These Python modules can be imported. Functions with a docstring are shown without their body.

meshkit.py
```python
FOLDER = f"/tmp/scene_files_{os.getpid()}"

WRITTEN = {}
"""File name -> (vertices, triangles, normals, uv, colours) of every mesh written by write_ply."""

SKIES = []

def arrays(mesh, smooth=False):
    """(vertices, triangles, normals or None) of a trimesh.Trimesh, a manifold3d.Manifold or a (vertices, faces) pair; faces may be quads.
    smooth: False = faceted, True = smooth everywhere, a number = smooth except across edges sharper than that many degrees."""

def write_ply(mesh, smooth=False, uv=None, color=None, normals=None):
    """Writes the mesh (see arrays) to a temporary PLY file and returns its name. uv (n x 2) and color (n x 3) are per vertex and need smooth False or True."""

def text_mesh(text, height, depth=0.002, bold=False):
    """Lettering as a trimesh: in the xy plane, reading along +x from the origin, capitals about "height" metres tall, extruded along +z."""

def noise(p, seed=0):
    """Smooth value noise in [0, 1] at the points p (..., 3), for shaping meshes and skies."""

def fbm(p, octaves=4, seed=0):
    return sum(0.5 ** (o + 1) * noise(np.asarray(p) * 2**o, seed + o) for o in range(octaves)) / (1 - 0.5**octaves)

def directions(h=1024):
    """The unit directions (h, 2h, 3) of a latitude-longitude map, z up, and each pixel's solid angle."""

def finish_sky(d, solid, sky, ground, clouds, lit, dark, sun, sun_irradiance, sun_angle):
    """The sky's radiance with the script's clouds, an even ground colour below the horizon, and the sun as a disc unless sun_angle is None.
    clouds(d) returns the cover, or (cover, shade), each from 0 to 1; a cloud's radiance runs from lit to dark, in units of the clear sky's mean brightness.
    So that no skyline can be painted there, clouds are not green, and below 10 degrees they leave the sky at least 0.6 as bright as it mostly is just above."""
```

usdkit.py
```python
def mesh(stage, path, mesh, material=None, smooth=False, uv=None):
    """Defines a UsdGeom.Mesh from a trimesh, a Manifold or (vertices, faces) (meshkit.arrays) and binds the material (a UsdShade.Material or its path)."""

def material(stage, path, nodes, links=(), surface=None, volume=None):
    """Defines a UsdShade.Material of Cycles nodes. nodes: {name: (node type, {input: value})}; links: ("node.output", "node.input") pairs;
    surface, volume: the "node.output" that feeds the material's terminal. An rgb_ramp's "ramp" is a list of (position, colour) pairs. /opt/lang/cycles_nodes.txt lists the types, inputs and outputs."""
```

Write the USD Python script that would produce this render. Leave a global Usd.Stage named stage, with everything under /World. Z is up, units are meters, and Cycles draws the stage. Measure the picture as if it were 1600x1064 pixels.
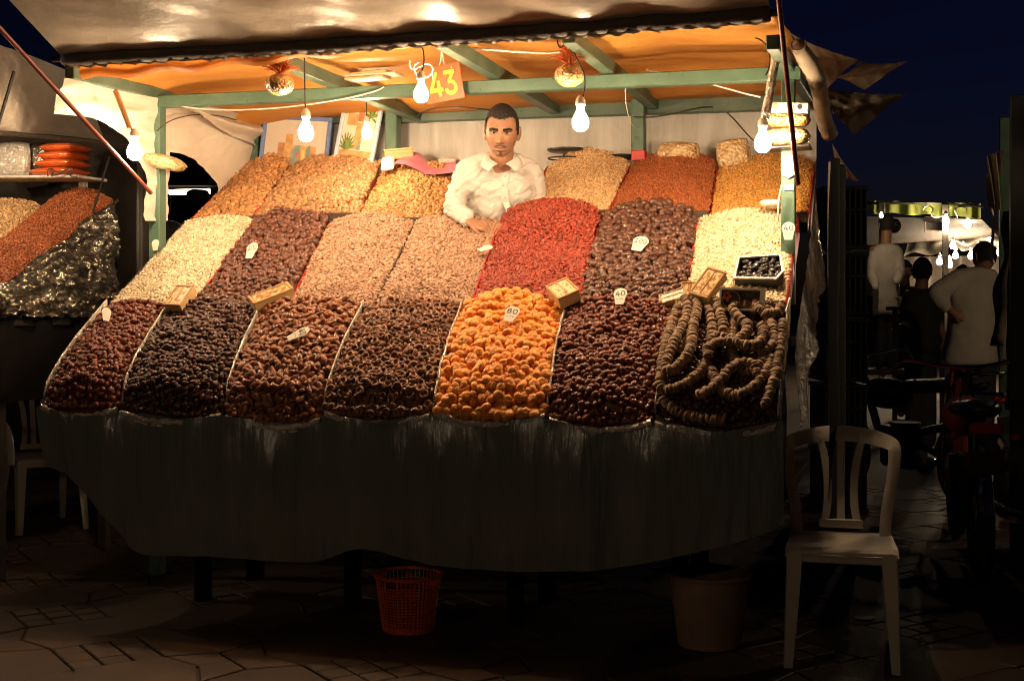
import math, random
import numpy as np, trimesh, usdkit, meshkit
import manifold3d as m3
from manifold3d import Manifold, OpType
from shapely.geometry import Polygon, box as sbox, LineString
from shapely.ops import unary_union
from pxr import Usd, UsdGeom, UsdLux, UsdShade, Sdf, Gf, Vt

stage = Usd.Stage.CreateInMemory()
UsdGeom.Xform.Define(stage, '/World'); UsdGeom.Scope.Define(stage, '/World/Looks')
stage.SetDefaultPrim(stage.GetPrimAtPath('/World'))
R = random.Random(43); NR = np.random.default_rng(43)

# ------------------------------------------------------------------ camera, sky, exposure
CAMZ, FPX, CX, HZ = 1.35, 2000.0, 800.0, 480.0      # eye height; focal length, centre and horizon in pixels of the 1600 px photograph
cam = UsdGeom.Camera.Define(stage, '/World/camera')
cam.AddTranslateOp().Set(Gf.Vec3d(0, 0, CAMZ)); cam.AddRotateXOp().Set(90)
cam.CreateHorizontalApertureAttr(36.0); cam.CreateVerticalApertureAttr(36.0*680/1024)
cam.CreateFocalLengthAttr(36.0*FPX/1600); cam.CreateVerticalApertureOffsetAttr(-(532-HZ)*36/1600)
cam.CreateClippingRangeAttr(Gf.Vec2f(0.05, 2000)); cam.CreateExposureAttr(0.0)

usdkit.material(stage, '/World/Looks/night_sky', {
    's': ('sky_texture', {'sky_type': 'single_scattering', 'sun_disc': False, 'sun_elevation': math.radians(-3.2), 'sun_rotation': math.radians(28), 'aerosol_density': 0.6}),
    'm': ('mix', {'mix_type': 'multiply', 'fac': 1.0, 'color2': (.26, .34, 1.35)}), 'b': ('background_shader', {'strength': 0.034})}, [('s.color', 'm.color1'), ('m.color', 'b.color')], surface='b.background')
dome = UsdLux.DomeLight.Define(stage, '/World/sky')
dome.GetPrim().SetCustomDataByKey('kind', 'structure')
UsdShade.MaterialBindingAPI.Apply(dome.GetPrim()).Bind(UsdShade.Material.Get(stage, '/World/Looks/night_sky'))
BULB = 520.0            # radiance of the stall's bulbs
BULB_C = (1.0, 0.71, 0.42)

# ------------------------------------------------------------------ helpers
used, base = {}, {}
def numbered(path):
    n = used.get(path, 0); used[path] = n+1
    return path if n == 0 else f'{path}_{n:03d}'
def tag(p, label=None, cat=None, group=None, kind=None):
    p = p.GetPrim() if hasattr(p, 'GetPrim') else p
    for k, v in (('label', label), ('category', cat), ('group', group), ('kind', kind)):
        if v: p.SetCustomDataByKey(k, v)
    return p
def thing(name, label, cat, loc=(0, 0, 0), group=None, kind=None):
    path = numbered('/World/'+name)
    x = UsdGeom.Xform.Define(stage, path); x.AddTranslateOp().Set(Gf.Vec3d(*map(float, loc)))
    base[path] = np.array(loc, float)
    return tag(x, label, cat, group, kind)
def A(m, smooth=False): return meshkit.arrays(m, smooth)
def obj(name, mesh, mat, parent=None, smooth=False, label=None):
    """One mesh; world coordinates are moved into the thing's own."""
    pp = '/World' if parent is None else str(parent.GetPath())
    path = numbered(pp+'/'+name)
    off = base.get(pp, np.zeros(3)); base[path] = off
    v, f, _ = A(mesh)
    m = usdkit.mesh(stage, path, trimesh.Trimesh(v-off, f, process=False), '/World/Looks/'+mat, smooth=smooth)
    if label: m.GetPrim().SetCustomDataByKey('label', label)
    return m.GetPrim()
cat_ = trimesh.util.concatenate
def W(px, py, Y): return np.array([(px-CX)/FPX*Y, Y, CAMZ+(HZ-py)/FPX*Y])
TH = math.radians(17.7); Ud = np.array([math.cos(TH), -math.sin(TH), 0]); Vd = np.array([math.sin(TH), math.cos(TH), 0]); Zd = np.array([0, 0, 1.])
O = np.array([-2.018, 5.61, 0]); SW = 3.15          # the stall's left front corner on the ground, its width
def uv(u, v, z): return O+u*Ud+v*Vd+z*Zd
def Su(px, v):
    k = (px-CX)/FPX
    return (k*(O[1]+v*Vd[1])-O[0]-v*Vd[0])/(Ud[0]-k*Ud[1])
def S(px, py, v):
    u = Su(px, v); p = uv(u, v, 0); p[2] = CAMZ+(HZ-py)/FPX*p[1]; return p
def frame(a, b, up=Zd):
    d = (b-a)/np.linalg.norm(b-a)
    s = np.cross(d, up); s = np.cross(d, [0, 1, 0.1]) if np.linalg.norm(s) < 1e-3 else s
    s /= np.linalg.norm(s); return d, s, np.cross(s, d)
def bevel_box(sx, sy, sz, b=0.004):
    """A box with its edges chamfered, centred."""
    b = min(b, sx/3, sy/3, sz/3)
    pts = [(x*(sx/2-(0 if k == 0 else b)), y*(sy/2-(0 if k == 1 else b)), z*(sz/2-(0 if k == 2 else b))) for x in (-1, 1) for y in (-1, 1) for z in (-1, 1) for k in range(3)]
    return trimesh.convex.convex_hull(np.array(pts))
def bar(a, b, w, h, up=Zd, bev=0.004):
    """A squared timber from a to b, w wide and h high."""
    a, b = np.array(a, float), np.array(b, float); d, s, n = frame(a, b, up)
    m = bevel_box(w, np.linalg.norm(b-a), h, bev)
    T = np.eye(4); T[:3, 0], T[:3, 1], T[:3, 2], T[:3, 3] = s, d, n, (a+b)/2
    m.apply_transform(T); return m
def tube(pts, r, n=8, caps=True):
    pts = np.array(pts, float); r = np.broadcast_to(r, len(pts)); vs, fs = [], []
    t = np.gradient(pts, axis=0); t /= np.maximum(np.linalg.norm(t, axis=1, keepdims=True), 1e-9)
    s = np.cross(t[0], [0.13, 0.2, 1]); s = s/np.linalg.norm(s)
    for i in range(len(pts)):
        s = s-t[i]*np.dot(s, t[i]); s /= np.linalg.norm(s); q = np.cross(t[i], s)
        a = np.arange(n)*2*np.pi/n
        vs.append(pts[i]+r[i]*(np.cos(a)[:, None]*s+np.sin(a)[:, None]*q))
    v = np.vstack(vs); idx = np.arange(len(v)).reshape(len(pts), n)
    for i in range(len(pts)-1):
        for j in range(n):
            k = (j+1) % n; fs += [(idx[i, j], idx[i, k], idx[i+1, k]), (idx[i, j], idx[i+1, k], idx[i+1, j])]
    if caps:
        v = np.vstack([v, pts[0], pts[-1]]); c0, c1 = len(v)-2, len(v)-1
        for j in range(n):
            k = (j+1) % n; fs += [(idx[0, k], idx[0, j], c0), (idx[-1, j], idx[-1, k], c1)]
    return trimesh.Trimesh(v, np.array(fs), process=False)
def curve(pts, n=24):
    from scipy.interpolate import CubicSpline
    pts = np.array(pts, float); t = np.arange(len(pts))
    return CubicSpline(t, pts)(np.linspace(0, len(pts)-1, n)) if len(pts) > 2 else np.linspace(pts[0], pts[1], n)
def grid(P, closed=False):
    """Mesh of an (n, m, 3) array of points."""
    n, m = P.shape[:2]; idx = np.arange(n*m).reshape(n, m)
    a, b, c, d = idx[:-1, :-1].ravel(), idx[1:, :-1].ravel(), idx[1:, 1:].ravel(), idx[:-1, 1:].ravel()
    return trimesh.Trimesh(P.reshape(-1, 3), np.vstack([np.stack([a, b, c], 1), np.stack([a, c, d], 1)]), process=False)
def sheet(fn, nu, nv):
    s, t = np.meshgrid(np.linspace(0, 1, nu), np.linspace(0, 1, nv), indexing='ij')
    return grid(fn(s, t))
def bil(c00, c10, c11, c01):
    c = [np.array(x, float) for x in (c00, c10, c11, c01)]
    return lambda s, t: (((1-s)*(1-t))[..., None]*c[0]+(s*(1-t))[..., None]*c[1]+(s*t)[..., None]*c[2]+((1-s)*t)[..., None]*c[3])
def lathe(prof, n=24, loc=(0, 0, 0)):
    m = trimesh.creation.revolve(np.array(prof, float), sections=n); m.apply_translation(loc); return m
def plate(poly, T0, ex, ey, d=0.004):
    """A flat polygon of (a, b) in the plane T0 + a ex + b ey, d thick towards ex x ey."""
    out = []
    for g in getattr(poly, 'geoms', [poly]):
        if g.area < 1e-9: continue
        m = trimesh.creation.extrude_polygon(g, d, engine='earcut'); T = np.eye(4)
        T[:3, 0], T[:3, 1], T[:3, 2], T[:3, 3] = ex, ey, np.cross(ex, ey), T0
        m.apply_transform(T); out.append(m)
    return cat_(out)
def place(m, loc, ax=None, ang=0):
    m = m.copy()
    if ax is not None: m.apply_transform(trimesh.transformations.rotation_matrix(ang, ax))
    m.apply_translation(loc); return m
def rot(deg, ax=(0, 0, 1)): return trimesh.transformations.rotation_matrix(math.radians(deg), ax)
fbm, noise = meshkit.fbm, meshkit.noise

# ------------------------------------------------------------------ materials
def M(name, c1, c2=None, scale=12, rough=0.5, bump=0.0, bscale=60, bdist=0.004, metal=0.0, spec=0.5, rand=0.0, sss=0.0, transl=None, emit=None, estr=0, stretch=(1, 1, 1), clear=0, coat=0.0, sheen=0.0, detail=4, contrast=(0.35, 0.65)):
    n, l = {'p': ('principled_bsdf', {'base_color': c1, 'roughness': rough, 'metallic': metal, 'specular_ior_level': spec, 'coat_weight': coat, 'sheen_weight': sheen})}, []
    n['tc'] = ('texture_coordinate', {}); n['mp'] = ('mapping', {'scale': stretch}); l.append(('tc.object', 'mp.vector'))
    col = None
    if c2 is not None:
        n['n'] = ('noise_texture', {'scale': scale, 'detail': detail, 'roughness': 0.6}); l.append(('mp.vector', 'n.vector'))
        n['r'] = ('rgb_ramp', {'ramp': [(contrast[0], c1), (contrast[1], c2)]}); l += [('n.fac', 'r.fac')]; col = 'r.color'
    if rand:
        n['oi'] = ('object_info', {}); n['mr'] = ('map_range', {'from_min': 0, 'from_max': 1, 'to_min': 1-rand, 'to_max': 1+rand}); l.append(('oi.random', 'mr.value'))
        n['hs'] = ('hsv', {'color': c1}); l.append(('mr.result', 'hs.value'))
        if col: l.append((col, 'hs.color'))
        col = 'hs.color'
    if col: l.append((col, 'p.base_color'))
    if bump:
        n['bn'] = ('noise_texture', {'scale': bscale, 'detail': 5, 'roughness': 0.6}); l.append(('mp.vector', 'bn.vector'))
        n['b'] = ('bump', {'strength': bump, 'distance': bdist}); l += [('bn.fac', 'b.height'), ('b.normal', 'p.normal')]
    if sss:
        n['p'][1].update(subsurface_weight=sss, subsurface_radius=(1, 0.35, 0.15), subsurface_scale=0.006)
    if emit: n['p'][1].update(emission_color=emit, emission_strength=estr)
    surf = 'p.BSDF'
    if transl is not None:
        n['t'] = ('translucent_bsdf', {'color': transl[1]}); n['mx'] = ('mix_closure', {'fac': transl[0]})
        l += [('p.BSDF', 'mx.closure1'), ('t.BSDF', 'mx.closure2')]; surf = 'mx.closure'
        if bump: l.append(('b.normal', 't.normal'))
    if clear:
        n['tr'] = ('transparent_bsdf', {'color': (1, 1, 1)}); n['my'] = ('mix_closure', {'fac': clear})
        l += [(surf, 'my.closure1'), ('tr.BSDF', 'my.closure2')]; surf = 'my.closure'
    return usdkit.material(stage, '/World/Looks/'+name, n, l, surface=surf)

def paint(name, chip, g1, g2):
    usdkit.material(stage, '/World/Looks/'+name, {'tc': ('texture_coordinate', {}), 'n': ('noise_texture', {'scale': 26, 'detail': 6, 'roughness': .65}), 'n2': ('noise_texture', {'scale': 7, 'detail': 4}), 'r': ('rgb_ramp', {'ramp': [(.30, chip), (.335, chip), (.35, (1, 1, 1)), (1, (1, 1, 1))]}), 'r2': ('rgb_ramp', {'ramp': [(.35, g1), (.65, g2)]}),
        'm': ('mix', {'mix_type': 'multiply', 'fac': 1.0}), 'b': ('bump', {'strength': .35, 'distance': .004}), 'p': ('principled_bsdf', {'roughness': .45})}, [('tc.object', 'n.vector'), ('tc.object', 'n2.vector'), ('n.fac', 'r.fac'), ('n2.fac', 'r2.fac'), ('r.color', 'm.color1'), ('r2.color', 'm.color2'), ('m.color', 'p.base_color'), ('n.fac', 'b.height'), ('b.normal', 'p.normal')], surface='p.BSDF')
paint('green_paint', (.75, .42, .40), (.055, .11, .075), (.08, .145, .10)); paint('green_paint_worn', (.8, .42, .38), (.045, .085, .058), (.085, .125, .088))
M('dark_wood', (.028, .02, .014), (.05, .034, .022), 14, .7, .4, 40)
M('orange_tarp', (.76, .36, .08), (.66, .27, .05), 3, .55, .25, 5, .03, transl=(.35, (.75, .28, .05)), stretch=(.6, 2.5, 1))
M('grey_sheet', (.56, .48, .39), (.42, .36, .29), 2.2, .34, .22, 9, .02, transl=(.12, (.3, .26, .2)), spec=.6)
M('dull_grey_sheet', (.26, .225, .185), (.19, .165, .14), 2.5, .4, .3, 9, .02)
M('roll_canvas', (.085, .062, .046), (.055, .042, .032), 25, .75, .6, 60)
M('frill', (.75, .62, .48), None, rough=.6)
M('white_sheet', (.62, .55, .46), (.54, .47, .39), 3, .5, .3, 8, .012, transl=(.15, (.6, .5, .4)))
M('cream_wall', (.55, .52, .48), (.44, .41, .37), 5, .55, .2, 14, .01, stretch=(3, 3, .5))
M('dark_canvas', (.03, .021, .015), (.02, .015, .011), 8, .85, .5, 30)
M('tan_canvas', (.30, .24, .175), (.21, .165, .12), 10, .8, .4, 50)
M('flap_canvas', (.50, .40, .30), (.40, .31, .23), 6, .7, .3, 30, transl=(.4, (.5, .38, .26)))
M('skirt_plastic', (.150, .172, .160), (.130, .148, .138), 2, .2, .5, 5, .03, spec=.7, stretch=(3.2, 3.2, .3), detail=2)
M('black_cloth', (.009, .008, .008), None, rough=1.0, spec=.08)
M('film', (.66, .61, .54), None, rough=.2, bump=1.0, bscale=38, bdist=.016, metal=.45, coat=.6, stretch=(1, 1, 1))
M('clear_film', (.72, .70, .66), None, rough=.1, bump=.9, bscale=28, bdist=.015, spec=1.0, clear=.55)
M('black_foil', (.36, .33, .28), (.22, .2, .17), 10, .16, .5, 22, .03, metal=.9)
M('red_strip', (.55, .028, .018), (.40, .02, .014), 8, .42)
M('tray_board', (.05, .03, .02), (.035, .022, .015), 10, .7)
M('black', (.012, .011, .011), None, rough=.5)
M('black_plastic', (.018, .018, .02), (.028, .028, .03), 20, .35)
M('steel', (.5, .48, .45), None, rough=.25, metal=1, bump=.1)
M('dark_iron', (.03, .028, .027), (.05, .04, .035), 40, .45, metal=.6)
M('chrome', (.75, .74, .72), None, rough=.08, metal=1)
M('white_plastic', (.52, .46, .39), (.44, .39, .33), 6, .35, .08, 50)
M('red_plastic', (.80, .13, .05), (.68, .10, .04), 12, .4)
M('bin_plastic', (.34, .22, .165), (.27, .17, .13), 10, .45)
M('shirt', (.60, .565, .53), (.55, .515, .48), 8, .8, .35, 30, .006, sheen=.1)
M('coat_white', (.55, .50, .43), (.48, .43, .37), 7, .85, .5, 18, .01)
M('dark_cloth', (.028, .027, .026), (.04, .037, .034), 10, .85, .4, 20)
M('skin', (.37, .195, .118), (.33, .165, .098), 60, .48, .12, 260, .0015, sss=.12, spec=.4)
M('shaved_skin', (.325, .17, .105), (.27, .138, .085), 200, .55, .3, 500, .001)
M('hair', (.010, .007, .006), (.016, .011, .008), 80, .8, .6, 300, .003)
M('stubble', (.10, .055, .036), (.055, .032, .022), 300, .7)
M('eye_white', (.34, .29, .25), None, rough=.25)
M('iris', (.02, .012, .008), None, rough=.15)
M('lips', (.34, .135, .10), None, rough=.4)
M('tag_card', (.72, .68, .58), (.65, .60, .50), 20, .6)
M('ink', (.02, .02, .025), None, rough=.6)
M('box_wood', (.46, .27, .11), (.36, .20, .075), 12, .5, .2, 40, stretch=(1, 1, 5))
M('box_side', (.60, .42, .20), (.50, .34, .15), 12, .5)
M('box_print', (.33, .14, .05), (.66, .48, .25), 55, .35, contrast=(.47, .53))
M('box_print_pale', (.72, .60, .36), (.30, .17, .07), 70, .3, contrast=(.5, .6), coat=.5)
M('sign_orange', (.62, .10, .022), (.52, .075, .018), 10, .5)
M('sign_yellow', (.78, .40, .02), None, rough=.5)
M('rope_white', (.68, .62, .54), (.55, .48, .40), 60, .7)
M('wire_dark', (.03, .022, .018), None, rough=.5)
M('red_pole', (.26, .055, .035), (.20, .045, .03), 8, .4)
M('socket', (.55, .50, .43), None, rough=.4)
M('mesh_orange', (.78, .28, .07), (.66, .2, .04), 50, .5, transl=(.4, (.7, .22, .05)))
def bagmat(name, ramp, sc):
    usdkit.material(stage, '/World/Looks/'+name, {'tc': ('texture_coordinate', {}), 'v': ('voronoi_texture', {'scale': sc}), 'hs': ('separate_color', {}), 'r': ('rgb_ramp', {'ramp': ramp}), 'n': ('noise_texture', {'scale': 30, 'detail': 4}),
        'b': ('bump', {'strength': .9, 'distance': .010, 'invert': True}), 'bc': ('bump', {'strength': .8, 'distance': .02}), 'p': ('principled_bsdf', {'roughness': .4, 'coat_weight': .9, 'coat_roughness': .08})},
        [('tc.object', 'v.vector'), ('tc.object', 'n.vector'), ('v.color', 'hs.color'), ('hs.r', 'r.fac'), ('r.color', 'p.base_color'), ('v.distance', 'b.height'), ('n.fac', 'bc.height'), ('b.normal', 'p.normal'), ('bc.normal', 'p.coat_normal')], surface='p.BSDF')
bagmat('bag_nuts', [(0, (.36, .16, .04)), (.5, (.52, .28, .09)), (1, (.64, .42, .18))], 75)
bagmat('bag_pale', [(0, (.38, .21, .08)), (.5, (.56, .37, .17)), (1, (.68, .52, .30))], 68)
bagmat('box_window', [(0, (.05, .035, .02)), (.6, (.11, .075, .04)), (1, (.20, .13, .06))], 60)
M('bag_orange', (.62, .12, .02), (.45, .07, .012), 14, .28, .8, 20, .02, coat=.8)
M('carton', (.66, .60, .50), (.58, .52, .43), 15, .5)
M('pink_plastic', (.62, .22, .30), (.55, .17, .24), 5, .35)
M('white_bag', (.80, .77, .72), None, rough=.3, bump=.6, bscale=25, bdist=.01)
M('blue_frame', (.11, .17, .36), (.14, .21, .42), 18, .5)
M('pale_blue_frame', (.46, .55, .66), (.38, .48, .60), 12, .45)
M('mat_board', (.56, .49, .40), (.47, .42, .36), 3.5, .6)
M('canvas_sky', (.66, .56, .38), (.58, .56, .48), 5, .6)
M('paint_ochre', (.42, .22, .08), (.58, .36, .15), 22, .6)
M('paint_rust', (.33, .13, .06), (.45, .22, .10), 25, .6)
M('paint_green', (.12, .20, .05), (.22, .27, .08), 25, .6)
M('paint_blue', (.14, .22, .24), (.25, .30, .26), 25, .6)
M('paint_yellow', (.62, .45, .10), (.52, .40, .16), 18, .6)
M('green_cloth', (.10, .15, .03), (.07, .11, .02), 10, .6)
M('lime_valance', (.36, .42, .10), (.26, .33, .07), 6, .7, transl=(.3, (.4, .45, .1)))
M('far_canopy', (.62, .58, .50), (.5, .46, .4), 3, .5, .3, 8, .02, transl=(.4, (.6, .55, .45)))
M('tail_red', (.45, .03, .02), None, rough=.3)
M('bike_red', (.22, .03, .02), None, rough=.3)
M('rubber', (.012, .012, .012), None, rough=.8)
M('paper', (.62, .58, .52), None, rough=.6)
def emitter(name, c, s):
    usdkit.material(stage, '/World/Looks/'+name, {'e': ('emission', {'color': c, 'strength': s})}, [], surface='e.emission')
emitter('bulb_glow', BULB_C, BULB); emitter('far_bulb_glow', (1, .74, .46), 420.0); emitter('tube_glow', (1, .85, .6), 3.0)

# ------------------------------------------------------------------ ground and paving
usdkit.material(stage, '/World/Looks/paving', {
    'g': ('geometry', {}), 'n': ('noise_texture', {'scale': 3.5, 'detail': 6}), 'n2': ('noise_texture', {'scale': 70, 'detail': 3}),
    'oi': ('object_info', {}), 'r': ('rgb_ramp', {'ramp': [(.3, (.040, .021, .012)), (.7, (.070, .039, .022))]}),
    'm': ('map_range', {'to_min': .78, 'to_max': 1.2}), 'h': ('hsv', {}), 'b': ('bump', {'strength': .4, 'distance': .004}), 'p': ('principled_bsdf', {'roughness': .62})},
    [('g.position', 'n.vector'), ('g.position', 'n2.vector'), ('n.fac', 'r.fac'), ('r.color', 'h.color'), ('oi.random', 'm.value'), ('m.result', 'h.value'), ('h.color', 'p.base_color'), ('n2.fac', 'b.height'), ('b.normal', 'p.normal')], surface='p.BSDF')
M('ground_dark', (.035, .026, .02), (.055, .04, .03), 4, .75, .4, 30)
gr = obj('ground', trimesh.Trimesh([(-400, -300, 0), (400, -300, 0), (400, 700, 0), (-400, 700, 0)], [(0, 1, 2), (0, 2, 3)]), 'ground_dark'); tag(gr, 'dark paved ground of the market square', None, kind='structure')
def paving():
    """Clusters of nine small blocks turned on their corner, long hexagons between them, big stones in the middles."""
    L, c, J = 0.74, 0.34, 0.0055
    ang = math.radians(33); ca, sa = math.cos(ang), math.sin(ang); org = np.array([-.55, 4.75])
    out = []
    for i in range(-9, 10):
        for j in range(-9, 10):
            p = [sbox(i*L-c/2+a*c/3, j*L-c/2+b*c/3, i*L-c/2+(a+1)*c/3, j*L-c/2+(b+1)*c/3) for a in range(3) for b in range(3)]
            h, g = c/2, L-c/2; k = (L-c)*.32
            p.append(Polygon([(i*L+h, j*L-h), (i*L+L/2, j*L-h-k*.5), (i*L+g, j*L-h), (i*L+g, j*L+h), (i*L+L/2, j*L+h+k*.5), (i*L+h, j*L+h)]))
            p.append(Polygon([(i*L-h, j*L+h), (i*L-h-k*.5, j*L+L/2), (i*L-h, j*L+g), (i*L+h, j*L+g), (i*L+h+k*.5, j*L+L/2), (i*L+h, j*L+h)]))
            mid = Polygon([(i*L+h, j*L+h), (i*L+L/2, j*L+h+k*.5), (i*L+g, j*L+h), (i*L+g+-k*.5, j*L+L/2), (i*L+g, j*L+g), (i*L+L/2, j*L+g-k*.5), (i*L+h, j*L+g), (i*L+h+k*.5, j*L+L/2)])
            hs_ = [sbox(mid.bounds[0]-1, mid.bounds[1]-1, i*L+L/2, j*L+L/2), sbox(i*L+L/2, mid.bounds[1]-1, mid.bounds[2]+1, j*L+L/2), sbox(mid.bounds[0]-1, j*L+L/2, i*L+L/2, mid.bounds[3]+1), sbox(i*L+L/2, j*L+L/2, mid.bounds[2]+1, mid.bounds[3]+1)]
            p += [mid.intersection(h_) for h_ in hs_] if (i+j) % 2 else [mid]
            for q in p:
                q = q.buffer(-J)
                xy = np.array(q.exterior.coords[:-1]); xy = np.stack([ca*xy[:, 0]-sa*xy[:, 1], sa*xy[:, 0]+ca*xy[:, 1]], 1)+org
                m = xy.mean(0)
                if 3.0 < m[1] < 9.5 and abs(m[0]) < m[1]*.43+.3: out.append((m, xy))
    return out
tiles = sorted(paving(), key=lambda x: x[0][1]); rest = []
for k, (m, xy) in enumerate(tiles):
    h = .010+.004*R.random(); q = Polygon(xy); inner = np.array(q.buffer(-.004).exterior.coords[:-1])
    t = trimesh.convex.convex_hull(np.vstack([np.c_[xy, np.zeros(len(xy))], np.c_[xy, np.full(len(xy), h-.004)], np.c_[inner, np.full(len(inner), h)]]))
    if k < 290: obj('paving_stone', t, 'paving', gr)
    else: rest.append(t)
tag(obj('far_paving_stones', cat_(rest), 'paving', gr), kind='stuff')

# ------------------------------------------------------------------ the stall: timber frame, roof, counter
stall = thing('market_stall', 'green timber market stall with orange tarp roof selling dried fruit and nuts', 'market stall', uv(SW/2, .8, 0))
PV = .81                                              # depth of the front posts
pl, pr = S(245, 155, PV), S(1233, 108, PV)
def post(px, v, y0, z0, w=.062, mat='green_paint'):
    a = S(px, y0, v); b = a.copy(); b[2] = z0
    return obj('post', bar(b, a, w, w, up=Vd), mat, stall)
post(246, PV, 168, .02, .062); post(1232, PV, 124, 1.36, .058)
obj('beam', bar(S(229, 161, PV-.005), S(1252, 115, PV-.005), .06, .058), 'green_paint', stall)            # front beam
RV = 1.80
for px, y0 in ((399, 190), (614, 150), (998, 132)): post(px, RV-.06, y0, .3, .068, 'green_paint')
obj('beam', bar(S(395, 184, RV+.02), S(612, 196-12, RV+.02), .05, .07), 'green_paint_worn', stall)
obj('beam', bar(S(612, 182, RV+.02), S(1262, 160, RV+.02), .05, .075), 'green_paint_worn', stall)          # rear beam
obj('beam', bar(S(108, 114, .12), S(400, 184, RV), .05, .055), 'green_paint_worn', stall)                   # left side beam
obj('beam', bar(S(1207, 66, .15), S(1262, 150, RV), .05, .055), 'green_paint_worn', stall)                  # right side beam
def rafter(px, py, zr):
    a = S(px, py, .12); u = Su(px, .12); b = uv(u, RV+.1, zr); return obj('rafter', bar(a, b, .055, .06), 'green_paint_worn', stall), a, b
for px, py, zr, sp in ((418, 86, 2.40, 488), (690, 64, 2.40, 697), (888, 56, 2.40, 925)):
    r_, a, b = rafter(px, py, zr)
    f = (PV-.12)/(RV-.02); c = a+(b-a)*f; lo = S(sp, 132, PV); lo[:2] = c[:2]; lo[2] = S(sp, 128, PV)[2]
    if c[2]-lo[2] > .02: obj('strut', bar(lo, c-Zd*.03, .06, .06, up=Vd), 'green_paint', stall)
obj('strut', bar(S(806, 168, RV-.03), S(806, 136, RV-.03), .05, .05, up=Vd), 'green_paint', stall)
# roof tarp: from the awning bar back over the rear beam, sagging between the rafters
def tarp(s, t):
    front = S(118, 96, .06), S(1196, 33, .06); zf0, zf1 = front[0][2]+.01, front[1][2]+.035
    u0, u1 = Su(118, .06)-.10, Su(1196, .06)+.03
    u = u0+(u1-u0)*s; v = .06+(RV+.25-.06)*t
    z = zf0+(zf1-zf0)*s+.085*np.sin(np.pi*np.clip(t*1.25, 0, 1))-.035*t
    z = z-.028*np.abs(np.sin(s*np.pi*3.6))*np.sin(np.pi*np.clip(t*1.3, 0, 1))+.02*(fbm(np.stack([s*5, t*16+s*3, s*0], -1), 3, 4)-.5)
    z = z-.11*np.exp(-s/.035)*np.clip(t*4, 0, 1)
    return O+u[..., None]*Ud+v[..., None]*Vd+z[..., None]*Zd
obj('roof_tarp', sheet(tarp, 90, 60), 'orange_tarp', stall, True)
def eave(s, t):                                        # the tarp's loose front edge on the left, hanging in a fold
    a = S(130, 112, .10)*(1-s[..., None])+S(640, 84, .10)*s[..., None]
    return a+Zd*(.035-.075*t*(1-s)**.6+.01*np.sin(s*30))[..., None]-Vd*(.03*np.sin(t*3))[..., None]
obj('tarp_flap', sheet(eave, 50, 8), 'orange_tarp', stall, True)
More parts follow.
